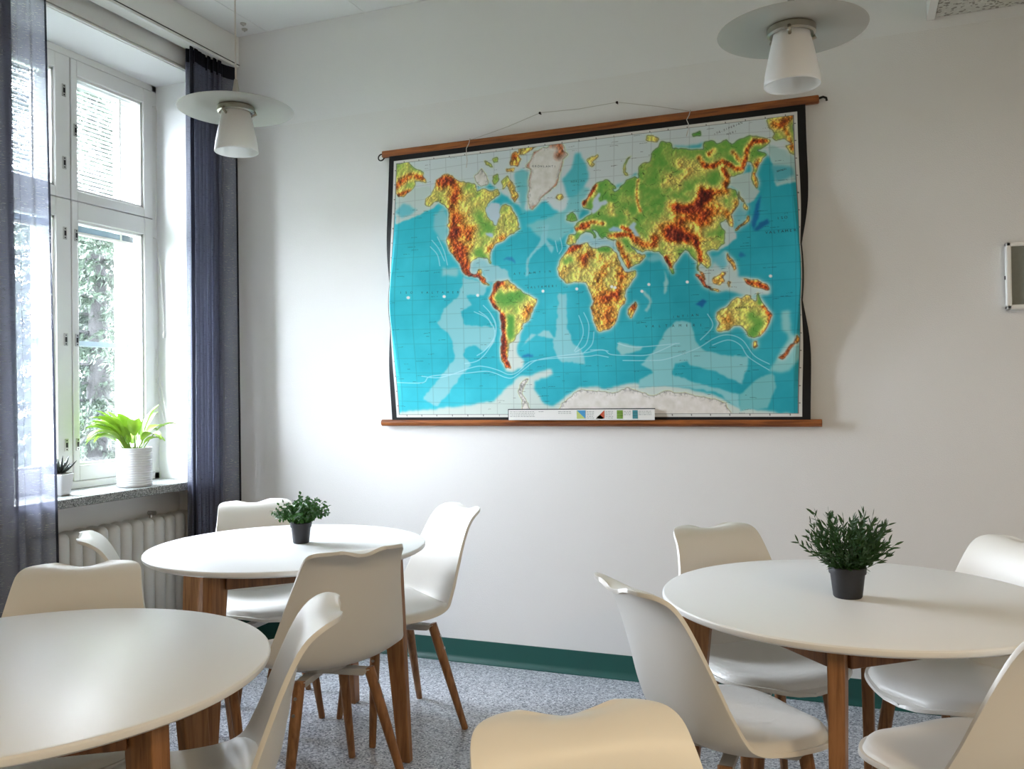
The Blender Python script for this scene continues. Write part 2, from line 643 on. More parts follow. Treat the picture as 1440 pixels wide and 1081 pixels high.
def fn_right(s, zr):
    # gathered folds near the window, one smooth layer towards the corner
    fl = .5 - .5 * math.cos(PI * min(1, max(0, (.80 - s) / .16)))
    wob = 1 + .25 * math.sin(9 * s + 2.1 * zr)
    x = -3.142 + fl * .022 * wob * math.sin(2 * PI * 9.5 * s + .5 * math.sin(2 * zr)) + .004 * math.sin(13 * s)
    yA, yB = 3.508 + .018 * zr, 3.832 + .02 * zr
    x += (.062 - .022 * zr) * max(0, (s - .62) / .38) ** 1.3
    y = yA + (yB - yA) * (s + .0) + fl * .020 * math.sin(4 * PI * 9.5 * s + .6 + .8 * zr)
    return x, y


def fn_left(s, zr):
    yA, yB = 2.30, 2.735 - .055 * zr
    f = 2 * PI * 4.2
    x = -3.142 + .020 * math.sin(f * s + .4 * zr) * (1 - .6 * max(0, (s - .7) / .3))
    g = math.exp(-((s - .62 + .02 * zr) / .05) ** 2) * (.35 + .65 * zr)
    y = yA + (yB - yA) * s + .045 * g * math.sin((s - .62) * 44)
    return x, y


curtain(fn_right, 0, 1, .02, 3.0805, 'dark grey sheer curtain gathered in folds against the room corner')
curtain(fn_left, 0, 1, .02, 3.0805, 'grey sheer curtain drawn flat across the left window sash')

# ------------------------------------------------------------------ radiator
rr = empty('radiator', (-3.285, 3.13, 0))
bm = bmesh.new()
bmesh.ops.create_cube(bm, size=1)
bmesh.ops.scale(bm, verts=bm.verts, vec=(.115, .068, .585))
bmesh.ops.bevel(bm, geom=bm.edges[:], offset=.030, segments=4, affect='EDGES', profile=.5)
me = bpy.data.meshes.new('radiator_section')
bm.to_mesh(me)
bm.free()
me.polygons.foreach_set('use_smooth', [True] * len(me.polygons))
me.materials.append(M['radiator'])
ns_ = 15
for k in range(ns_):
    o = bpy.data.objects.new('radiator_section', me)
    link(o, rr)
    o.location = (0, (k - (ns_ - 1) / 2) * .0715, .4125)
for z in (.185, .65):
    MB().tube([(0, -.52, z), (0, .52, z)], .02, 12).build('manifold', M['radiator'], rr, smooth=True)
for y in (-.49, .49):
    MB().box(-.03, .03, y - .015, y + .015, 0, .16).build('foot', M['radiator'], rr, bevel=.005)
vv = MB().tube([(.0, .27, .69), (.0, .27, .715)], .008, 10).tube([(-.015, .27, .722), (.025, .27, .722)], .011, 12)
vv.build('air_valve', M['metal'], rr, smooth='auto')
tag(rr, 'off-white cast-iron column radiator under the terrazzo windowsill', 'radiator')

# ------------------------------------------------------------------ tables
TC = {'mid': (-1.973, 2.723), 'right': (-.0125, 2.5197), 'left': (-1.622, 1.304)}
HT, RT = .745, .507


def make_table(key, rot, label):
    root = empty('round_table', (*TC[key], 0), rot)
    pr = [(0, HT), (RT - .010, HT), (RT - .004, HT - .0015), (RT - .0008, HT - .005), (RT, HT - .010), (RT - .002, HT - .016), (RT - .012, HT - .022), (RT - .03, HT - .025), (0, HT - .025)]
    MB().lathe(pr, 128).build('table_top', M['top'], root, smooth='auto', angle=.5)
    zt = HT - .0255
    for k in range(4):
        a = k * PI / 2
        c, s = math.cos(a), math.sin(a)

        def P(r, t, z):
            return (c * r - s * t, s * r + c * t, z)
        q = MB()
        h = .019
        q.hexa([P(.450, -h * .8, 0), P(.494, -h * .8, 0), P(.494, h * .8, 0), P(.450, h * .8, 0)], [P(.375, -h, zt), P(.462, -h, zt), P(.462, h, zt), P(.375, h, zt)])
        q.build('leg', M['oak'], root, bevel=.004)
        a2 = a + PI / 2
        p1 = Vector((math.cos(a) * .415, math.sin(a) * .415, 0))
        p2 = Vector((math.cos(a2) * .415, math.sin(a2) * .415, 0))
        d = (p2 - p1).normalized()
        n = Vector((-d.y, d.x, 0)) * .010
        p1 = p1 + d * .028
        p2 = p2 - d * .028
        zb = zt - .055
        MB().hexa([(*(p1 - n).xy, zb), (*(p2 - n).xy, zb), (*(p2 + n).xy, zb), (*(p1 + n).xy, zb)], [(*(p1 - n).xy, zt), (*(p2 - n).xy, zt), (*(p2 + n).xy, zt), (*(p1 + n).xy, zt)]).build('apron', M['oak_dark'], root, bevel=.002, seg=1)
    tag(root, label, 'table', 'round tables')


make_table('mid', .04, 'round white table with the small bushy plant, beside the radiator')
make_table('right', -.08, 'round white table with the grassy potted plant under the map')
make_table('left', -.17, 'bare round white table with wooden legs and no plant')

# ------------------------------------------------------------------ chairs


def catmull(P, n):
    P = np.array(P, float)
    k = len(P)
    t = np.linspace(0, k - 1 - 1e-9, n)
    i = t.astype(int)
    u = (t - i)[:, None]
    g = lambda j: P[np.clip(j, 0, k - 1)]
    p0, p1, p2, p3 = g(i - 1), g(i), g(i + 1), g(i + 2)
    return .5 * (2 * p1 + (p2 - p0) * u + (2 * p0 - 5 * p1 + 4 * p2 - p3) * u ** 2 + (3 * p1 - p0 - 3 * p2 + p3) * u ** 3)


ST = [  # x, z, half width, side curl
    (.212, .424, .222, .002), (.178, .435, .224, .010), (.085, .430, .229, .022), (-.02, .423, .232, .032), (-.115, .428, .234, .045),
    (-.178, .458, .231, .058), (-.212, .525, .219, .056), (-.233, .615, .200, .042), (-.249, .70, .181, .024), (-.264, .765, .168, .008),
    (-.284, .807, .161, -.002), (-.316, .834, .157, -.008), (-.350, .842, .153, -.010)]
NU, NV = 72, 25


def shell_grid():
    C = catmull(ST, 400)
    L = np.r_[0, np.cumsum(np.hypot(np.diff(C[:, 0]), np.diff(C[:, 1])))]
    # denser rows near both ends
    q = np.linspace(0, 1, NU)
    q = q - .10 * np.sin(2 * PI * q) / (2 * PI) * 6
    l = q * L[-1]
    X, Z, W, K = [np.interp(l, L, C[:, k]) for k in range(4)]
    tx, tz = np.gradient(X, l), np.gradient(Z, l)
    m = np.hypot(tx, tz)
    nx, nz = tz / m, -tx / m          # towards the sitter
    rt_, rf = .075, .155
    dt = L[-1] - l
    W = W - np.where(dt < rt_, rt_ - np.sqrt(np.maximum(rt_ ** 2 - (rt_ - np.minimum(dt, rt_)) ** 2, 0)), 0)
    W = W * np.sqrt(np.maximum(1 - (1 - np.minimum(l, rf) / rf) ** 2, 1e-6))
    t = np.sin(np.linspace(-1, 1, NV) * PI / 2 * .92) / math.sin(PI / 2 * .92)
    G = np.zeros((NU, NV, 3))
    N = np.zeros((NU, NV, 3))
    for j, tt in enumerate(t):
        off = K * abs(tt) ** 2.3
        G[:, j, 0] = X + nx * off
        G[:, j, 1] = W * tt
        topw = np.clip((l - L[-1] + .12) / .12, 0, 1) ** 2
        fr = np.clip((.10 - l) / .10, 0, 1) ** 2
        G[:, j, 2] = Z + nz * off - topw * .026 * math.cos(tt * PI / 2 * .9) ** 2
    return G, nx, nz, l, L[-1]


G, NX, NZ, LL, LT = shell_grid()
c0 = empty('dining_chair')
v = [tuple(G[i, j]) for i in range(NU) for j in range(NV)]
f = [(i * NV + j, i * NV + j + 1, (i + 1) * NV + j + 1, (i + 1) * NV + j) for i in range(NU - 1) for j in range(NV - 1)]
sh = MB().add(v, f).build('seat_shell', M['shell'], c0, smooth=True)
so = sh.modifiers.new('solid', 'SOLIDIFY')
so.thickness = .011
so.offset = 0
so.use_rim = True
bv = sh.modifiers.new('bevel', 'BEVEL')
bv.width = .003
bv.segments = 2
bv.limit_method = 'ANGLE'
bv.angle_limit = 1.0
# seat pad lying in the shell
i0 = int(np.searchsorted(LL, .018))
i1 = int(np.searchsorted(LL, .405))
rows = list(range(i0, i1 + 1))
v = []
nr = len(rows)
tp, bt = [], []
GX = np.gradient(G, axis=0)
GY = np.gradient(G, axis=1)
NN = np.cross(GX, GY)
NN /= np.linalg.norm(NN, axis=2)[:, :, None] + 1e-12
if NN[NU // 4, NV // 2, 2] < 0:
    NN = -NN
for i in rows:
    a = (LL[i] - LL[i0]) / (LL[i1] - LL[i0])
    for j in range(NV):
        tt = (j / (NV - 1) * 2 - 1)
        # pull the pad in from the rim, rounded corners
        e = 1 - max(0, (abs(a * 2 - 1) - .55) / .45) ** 2.4 * .35
        jj = (NV - 1) / 2 * (1 + tt * .86 * e)
        j0 = min(int(jj), NV - 2)
        u = jj - j0
        p = G[i, j0] * (1 - u) + G[i, j0 + 1] * u
        nn = NN[i, j0] * (1 - u) + NN[i, j0 + 1] * u
        h = .028 * (1 - abs(tt) ** 6) ** .5 * (1 - abs(a * 2 - 1) ** 8) ** .5
        tp.append(tuple(p + nn * (.006 + h)))
        bt.append(tuple(p + nn * .0046))
nf = nr * NV
f = []
for i in range(nr - 1):
    for j in range(NV - 1):
        f.append((i * NV + j, i * NV + j + 1, (i + 1) * NV + j + 1, (i + 1) * NV + j))
        f.append((nf + i * NV + j, nf + (i + 1) * NV + j, nf + (i + 1) * NV + j + 1, nf + i * NV + j + 1))
for i in range(nr - 1):
    for j in (0, NV - 1):
        f.append((i * NV + j, (i + 1) * NV + j, nf + (i + 1) * NV + j, nf + i * NV + j))
for j in range(NV - 1):
    for i in (0, nr - 1):
        f.append((i * NV + j, i * NV + j + 1, nf + i * NV + j + 1, nf + i * NV + j))
MB().add(tp + bt, f).build('seat_pad', M['pad'], c0, smooth=True)
# plastic cross mount
bs = MB()
for a in (PI / 4, -PI / 4):
    c, s = math.cos(a), math.sin(a)
    q = []
    for z, hl, hw in ((.376, .150, .014), (.400, .178, .019)):
        q.append([(c * x - s * y, s * x + c * y, z) for x, y in ((-hl, -hw), (hl, -hw), (hl, hw), (-hl, hw))])
    bs.hexa(*q)
bs.lathe([(.085, .398), (.095, .412), (.095, .4185), (0, .4185)], 24, (.0, 0, 0))
bs.build('base_mount', M['plastic'], c0, bevel=.003)
for sx in (1, -1):
    for sy in (1, -1):
        d = Vector((sx, sy, 0)).normalized()
        t0 = Vector((sx * .118, sy * .118, .402))
        t1 = Vector((.158 if sx > 0 else -.213, sy * (.172 if sx > 0 else .205), 0))
        lg = MB().tube([t0, t0.lerp(t1, .3), t1.lerp(t0, .012), t1], [.0185, .0185, .0125, .0115], 10).build('leg', M['oak'], c0, smooth='auto', angle=.9)
        ax = (t1 - t0).normalized()
        side = Vector((d.x, d.y, 0))
        out = (side - ax * side.dot(ax)).normalized()
        for q in (.055, .105):
            p = t0.lerp(t1, q / .43)
            MB().tube([p + out * .0165, p + out * .0205], .0055, 8).build('screw', M['metal'], lg, smooth='auto')

first = [True]


def chair(key, ang, r, turn, label, cen=None):
    c = TC[key] if key else cen
    a = math.radians(ang)
    if first[0]:
        o = c0
        first[0] = False
    else:
        o = copy_tree(c0)
    o.location = (c[0] + r * math.cos(a), c[1] + r * math.sin(a), 0)
    o.rotation_euler = (0, 0, a + PI + math.radians(turn))
    tag(o, label, 'chair', 'white shell dining chairs')
    return o


chair('mid', -39, .39, 4, 'white shell chair at the bushy plant table, away from both wall and window')
chair('mid', 51, .405, 2, 'white shell chair at the bushy plant table, backing onto the wall below the map')
chair('mid', 138, .375, 0, 'white shell chair between the grey corner curtain and the bushy plant table')
chair('mid', -129, .352, -6, 'white shell chair in front of the radiator at the bushy plant table')
chair('left', 129, .345, -4, 'white shell chair at the bare table, on its window curtain side')
chair('left', 31, .308, 4, 'white shell chair at the bare table, on the side away from the window')
chair('right', 131, .375, 0, 'white shell chair at the grassy plant table, window side, backing onto the map wall')
chair('right', -142, .362, 5, 'white shell chair at the grassy plant table, window side, facing the wall')
chair('right', 45, .368, 0, 'white shell chair at the grassy plant table, backing onto the wall under the wall box')
chair('right', -48, .362, 0, 'white shell chair at the grassy plant table, away from both window and map wall')
chair(None, 122, .355, 5, 'white shell chair standing apart from the tables, lit cream by warm light', cen=(-.006, .652))

# ------------------------------------------------------------------ pendant lamps


def pendant(loc, label):
    x, y, z = loc
    root = empty('pendant_lamp', (x, y, z))
    MB().lathe([(.03, .022), (.06, .012), (.12, .004), (.2, -.004), (.204, -.006), (.2, -.0075), (.12, .0005), (.06, .006), (.03, .014)], 72).build('disc_shade', M['disc'], root, smooth='auto', angle=1.0)
    MB().lathe([(0, .105), (.006, .105), (.008, .09), (.014, .055), (.02, .05), (.036, .03), (.045, .02), (0, .016)], 32).build('cap', M['disc'], root, smooth='auto')
    MB().lathe([(.058, .008), (.066, .002), (.066, -.014), (.06, -.018), (.052, -.016), (.052, .008)], 40, close=False).build('ring', M['nickel'], root, smooth='auto')
    for k in range(3):
        a = k * 2 * PI / 3 + .5
        MB().tube([(.064 * math.cos(a), .064 * math.sin(a), -.012), (.07 * math.cos(a), .07 * math.sin(a), -.02), (.052 * math.cos(a), .052 * math.sin(a), -.03)], .005, 8).build('clip', M['nickel'], root, smooth=True)
    pr = [(.048, -.004), (.0535, -.03), (.0605, -.06), (.068, -.095), (.074, -.125), (.0765, -.148), (.0775, -.158), (.0755, -.160), (.0735, -.155), (.071, -.125), (.065, -.095), (.0575, -.06), (.0505, -.03), (.045, -.006)]
    MB().lathe(pr, 48, close=False).build('glass_shade', M['opal'], root, smooth=True)
    MB().lathe([(0, -.02), (.014, -.02), (.015, -.05), (.024, -.085), (.026, -.105), (.02, -.122), (0, -.13)], 24).build('bulb', M['opal'], root, smooth=True)
    h = ZC - z
    MB().tube([(0, 0, .10), (.0, .0, h - .03)], .0032, 8).build('cable', M['cord'], root, smooth=True)
    MB().lathe([(0, h), (.045, h), (.045, h - .012), (.02, h - .035), (0, h - .037)], 32).build('ceiling_rose', M['disc'], root, smooth='auto')
    tag(root, label, 'lamp', 'disc pendant lamps')


pendant((-2.075, 2.575, 2.343), 'pendant lamp with pale disc hanging in front of the corner curtain')
pendant((-.152, 2.57, 2.312), 'pendant lamp with pale disc hanging above the map top right corner')

# ------------------------------------------------------------------ plants


def pot(root, rb, rtp, h, m, rim=.018):
    MB().lathe([(0, 0), (rb * .92, 0), (rb, .004), (rtp - .003, h - rim), (rtp, h - rim), (rtp + .0015, h - .002), (rtp, h), (rtp - .004, h), (rtp - .006, h - .014), (0, h - .014)], 40).build('pot', m, root, smooth='auto')
    MB().lathe([(0, h - .008), (rtp - .006, h - .012), (rtp - .006, h - .016), (0, h - .016)], 24).build('soil', M['soil'], root)


def blade(mb, p, d, length, wd, up_, rng, droop=.3):
    d = d.normalized()
    side = d.cross(up_)
    if side.length < .01:
        side = Vector((1, 0, 0))
    side = side.normalized()
    nrm = side.cross(d).normalized()
    v = []
    for q, ww in ((0, .25), (.35, 1), (.7, .75), (1, .02)):
        c = p + d * length * q - Vector((0, 0, 1)) * droop * length * q * q
        v += [c - side * wd * ww / 2 + nrm * wd * .12 * ww, c, c + side * wd * ww / 2 + nrm * wd * .12 * ww]
    f = []
    for i in range(3):
        for j in range(2):
            f.append((i * 3 + j, i * 3 + j + 1, i * 3 + j + 4, i * 3 + j + 3))
    mb.add(v, f)


def grassy(loc, label):
    rng = random.Random(5)
    root = empty('potted_grass', loc)
    h = .082
    pot(root, .037, .047, h, M['pot_black'])
    stems, lv = MB(), MB()
    for k in range(150):
        az = rng.uniform(0, 2 * PI)
        el = math.acos(1 - rng.random() * .80)
        L = rng.uniform(.115, .178) * (1.0 - .24 * math.sin(el) ** 2)
        d = Vector((math.cos(az) * math.sin(el), math.sin(az) * math.sin(el), math.cos(el)))
        b = Vector((math.cos(az) * rng.uniform(0, .034), math.sin(az) * rng.uniform(0, .034), h - .012))
        pts = [b]
        for i in range(1, 6):
            q = i / 5
            dd = Vector((d.x * (.55 + .45 * q), d.y * (.55 + .45 * q), d.z + .5 * q)).normalized()
            pts.append(pts[-1] + dd * L / 5)
        stems.tube(pts, [.0011, .001, .0009, .0008, .0007, .0005], 4)
        for i in range(1, 6):
            for s in range(3):
                if i == 1 and s:
                    continue
                t = (pts[i] - pts[i - 1]).normalized()
                r_ = Vector((rng.gauss(0, 1), rng.gauss(0, 1), rng.gauss(0, 1))).normalized()
                dl = t * .85 + r_ * .55
                blade(lv, pts[i - 1].lerp(pts[i], rng.random()), dl, rng.uniform(.018, .030), rng.uniform(.0042, .0062), Vector((r_.y, -r_.x, .4)), rng, .1)
    stems.build('stems', M['grass'], root)
    tag(lv.build('foliage', M['grass'], root), kind='stuff')
    tag(root, label, 'plant')


def bushy(loc, label):
    rng = random.Random(11)
    root = empty('potted_boxwood', loc)
    h = .078
    pot(root, .030, .039, h, M['pot_black'])
    stems, lv = MB(), MB()
    for k in range(110):
        az = rng.uniform(0, 2 * PI)
        el = math.acos(1 - rng.random() * 1.0)
        L = rng.uniform(.06, .098)
        d = Vector((math.cos(az) * math.sin(el), math.sin(az) * math.sin(el), math.cos(el)))
        b = Vector((d.x * .02, d.y * .02, h - .012))
        pts = [b, b + Vector((d.x * .4, d.y * .4, .9)) * L * .35, b + Vector((d.x * .8, d.y * .8, .6 + d.z * .5)) * L * .75]
        pts.append(pts[-1] + d * L * .4)
        stems.tube(pts, [.0012, .001, .0008, .0005], 4)
        for i in range(1, 4):
            for s in range(6):
                p = pts[i - 1].lerp(pts[i], rng.random())
                r_ = Vector((rng.gauss(0, 1), rng.gauss(0, 1), rng.gauss(0, 1))).normalized()
                blade(lv, p, d * .4 + r_, rng.uniform(.011, .017), rng.uniform(.009, .013), Vector((r_.y, r_.z, 1)), rng, .1)
    stems.build('stems', M['box'], root)
    tag(lv.build('foliage', M['box'], root), kind='stuff')
    tag(root, label, 'plant')


grassy((-.027, 2.49, HT), 'dark green grassy artificial plant in a black pot on a table')
bushy((-1.95, 2.768, HT), 'bushy small-leaved green plant in a black pot on a table')


def lily(loc, label):
    rng = random.Random(3)
    root = empty('potted_peace_lily', loc)
    h, R = .19, .081
    pr = [(0, 0), (R - .006, 0), (R - .001, .004)]
    n = 15
    for k in range(n):
        z = .006 + k * (h - .016) / n
        st = (h - .016) / n
        pr += [(R - .0022, z), (R + .0008, z + st * .25), (R + .0008, z + st * .75), (R - .0022, z + st)]
    pr += [(R + .001, h - .008), (R + .001, h), (R - .005, h), (R - .006, h - .02), (0, h - .02)]
    MB().lathe(pr, 64).build('pot', M['pot_white'], root, smooth='auto')
    MB().lathe([(0, h - .014), (R - .007, h - .016), (R - .007, h - .022), (0, h - .022)], 24).build('soil', M['soil'], root)
    # leaves: azimuth, lean, stem, blade length, width
    spec = [(rng.choice((205, 225, 245, 190, 260, 280)) if k % 3 else rng.uniform(0, 360), rng.uniform(25, 78), rng.uniform(.04, .10), rng.uniform(.12, .19), rng.uniform(.055, .078)) for k in range(26)]
    spec += [(40, 62, .12, .11, .045), (55, 20, .09, .16, .07), (85, 30, .08, .15, .07), (20, 70, .05, .12, .05), (100, 55, .06, .13, .06)]
    for az, el, stl, L, W in spec:
        a, e = math.radians(az + rng.uniform(-8, 8)), math.radians(el)
        hd = Vector((math.cos(a), math.sin(a), 0))
        side = Vector((-hd.y, hd.x, 0))
        p = hd * rng.uniform(.01, .04) + Vector((0, 0, h - .02))
        ang = PI / 2 - e * .45
        st = [p]
        for i in range(3):
            st.append(st[-1] + (hd * math.cos(ang) + Vector((0, 0, math.sin(ang)))) * stl / 3)
            ang -= e * .1
        lf = MB()
        v = []
        q = st[-1].copy()
        ns = 9
        for i in range(ns + 1):
            t = i / ns
            ww = W * (math.sin(PI * min(1, t * .93 + .045)) ** .75) * (1.1 - .35 * t)
            dz = hd * math.cos(ang) + Vector((0, 0, math.sin(ang)))
            nr = Vector((0, 0, 1)) * math.cos(ang) - hd * math.sin(ang)
            wv = .12 * math.sin(t * 9 + az)
            for k, kk in enumerate((-1, -.5, 0, .5, 1)):
                v.append(q + side * kk * ww / 2 + nr * (abs(kk) * ww * .22 + wv * ww * .3 * kk))
            q = q + dz * L / ns
            ang -= (e * 1.15 + .25) / ns * (.5 + t)
        f = [(i * 5 + k, i * 5 + k + 1, i * 5 + k + 6, i * 5 + k + 5) for i in range(ns) for k in range(4)]
        lf.add(v, f)
        lf.tube(st, .0028, 5)
        lf.build('leaf', M['lily'], root, smooth=True)
    for az, L in ((355, .2), (20, .15)):
        a = math.radians(az)
        hd = Vector((math.cos(a), math.sin(a), 0))
        pts = [Vector((0, 0, h - .02)) + hd * .04 * q + Vector((0, 0, L * q)) for q in (0, .4, .8, 1.1)]
        MB().tube(pts, [.002, .002, .0018, .0012], 5).build('flower_stalk', M['lily'], root)
    tag(root, label, 'plant')


lily((-3.305, 3.315, ZS), 'bright green leafy plant in a ribbed white pot on the windowsill')

sr = empty('potted_succulent', (-3.33, 2.90, ZS), .25)
a, b, h = .033, .045, .098
MB().hexa([(-a, -a, 0), (a, -a, 0), (a, a, 0), (-a, a, 0)], [(-b, -b, h), (b, -b, h), (b, b, h), (-b, b, h)]).build('pot', M['pot_white'], sr, bevel=.006, seg=3)
MB().box(-.038, .038, -.038, .038, h, h + .003).build('soil', M['soil'], sr)
for k in range(16):
    az = k * 2.4
    el = .35 + .75 * ((k % 5) / 4)
    L = .05 + .014 * (k % 3)
    hd = Vector((math.cos(az) * math.sin(el), math.sin(az) * math.sin(el), math.cos(el)))
    p = Vector((math.cos(az) * .012, math.sin(az) * .012, h + .002))
    MB().tube([p, p + hd * L * .35, p + hd * L * .7 + Vector((0, 0, .003)), p + hd * L + Vector((0, 0, .008))], [.005, .0075, .005, .0006], 6).build('leaf', M['succ'], sr, smooth=True)
tag(sr, 'small dark spiky succulent in a square white pot on the windowsill', 'plant')

# ------------------------------------------------------------------ small wall and ceiling things
br = empty('wall_box', (.548, D, 1.725))
dp = .045
MB().box(0, .34, -.012, 0, -.13, .13).box(0, .018, -dp, 0, -.13, .13).box(.322, .34, -dp, 0, -.13, .13).box(0, .34, -dp, 0, .112, .13).box(0, .34, -dp, 0, -.13, -.112).build('frame', M['white_paint'], br, bevel=.004)
MB().box(.018, .322, -dp + .008, -.012, -.112, .112).build('front_panel', M['felt'], br)
MB().box(-.003, .001, -.022, -.014, -.012, .002).build('side_catch', M['darkmetal'], br)
tag(br, 'white framed wall box with a grey front beside the map', 'wall box')
for x, y, wh in ((-2.953, 3.728, 'farther from the map wall'), (-2.993, 3.789, 'nearest the map wall')):
    tag(MB().lathe([(0, 0), (.016, 0), (.014, -.006), (.004, -.008), (.004, -.014), (0, -.014)], 16, (x, y, ZC)).build('ceiling_plug', M['plastic'], smooth='auto'),
        'small grey ceiling plug in the room corner, ' + wh, 'ceiling plug', 'ceiling plugs by the corner')

# ------------------------------------------------------------------ the wall map
MX0, MX1, MZ0, MZ1 = -2.152, -.176, 1.170, 2.488
MW, MH = MX1 - MX0, MZ1 - MZ0
YM = D - .022


def sheet(u, v):
    """canvas surface: u across, v down (0..1), buckled in mid height with the side edges turned back"""
    u = np.asarray(u, float)
    v = np.asarray(v, float)
    e1 = np.exp(-((v - .53) / .24) ** 2)
    e2 = np.exp(-((v - .57) / .22) ** 2)
    bow = .010 + .022 * np.sin(PI * np.clip(v, 0, 1)) + .016 * np.sin(PI * np.clip(v, 0, 1)) * np.cos(2 * PI * u * 1.5 + .6)
    s = u * MW
    s2 = (1 - u) * MW
    wl, wr = .06, .066
    aL = 1.35 * np.minimum(1, e2 * 1.15)
    aR = 1.6 * np.minimum(1, e1 * 1.15)
    fwd = .050 * e2 * np.exp(-s / .25) + .050 * e1 * np.exp(-s2 / .3)
    dl = np.maximum(0, wl - s)
    dr = np.maximum(0, wr - s2)
    x = MX0 + s + dl * (1 - np.cos(aL)) * 1.0 - dr * (1 - np.cos(aR)) - .036 * e2 * np.exp(-s / .22) + .052 * e1 * np.exp(-s2 / .22)
    y = YM - bow - fwd + dl * np.sin(aL) * .62 + dr * np.sin(aR) * .85
    return x, np.minimum(y, D - .004), MZ1 - v * MH


# photo corner pixels of the canvas -> homography (u, v) -> photo pixel, only used to read the print's layout
src = np.array([(0, 0), (1, 0), (1, 1), (0, 1)], float)
dst = np.array([(551, 224), (1134, 150), (1139, 588.5), (558, 589.5)], float)
A = []
for (x, y), (X, Y) in zip(src, dst):
    A += [[x, y, 1, 0, 0, 0, -X * x, -X * y, X], [0, 0, 0, x, y, 1, -Y * x, -Y * y, Y]]
A = np.array(A)
hh = np.linalg.solve(A[:, :8], A[:, 8])
HM = np.append(hh, 1).reshape(3, 3)
HI = np.linalg.inv(HM)


def uv2px(u, v):
    q = HM[2, 0] * u + HM[2, 1] * v + 1
    return (HM[0, 0] * u + HM[0, 1] * v + HM[0, 2]) / q, (HM[1, 0] * u + HM[1, 1] * v + HM[1, 2]) / q


def px2uv(x, y):
    q = HI @ np.array([x, y, 1.])
    return q[0] / q[2], q[1] / q[2]


TL = {'A': (540, 180, 7.2), 'B': (740, 180, 7.2), 'C': (940, 140, 7.2), 'D': (600, 320, 7.2), 'E': (760, 320, 7.2), 'F': (940, 280, 7.2), 'G': (660, 440, 7.2),
      'H': (940, 390, 7.2), 'Q': (520, 370, 4.235), 'R': (840, 370, 4.235), 'P': (0, 0, 1)}


def trace(txt):
    """'A 10,20 30,40 D 5,6' -> photo pixels; a letter switches the traced detail"""
    out, t = [], TL['P']
    for w_ in txt.split():
        if w_ in TL:
            t = TL[w_]
        else:
            a, b = w_.split(',')
            out.append((t[0] + float(a) / t[2], t[1] + float(b) / t[2]))
    return np.array(out)


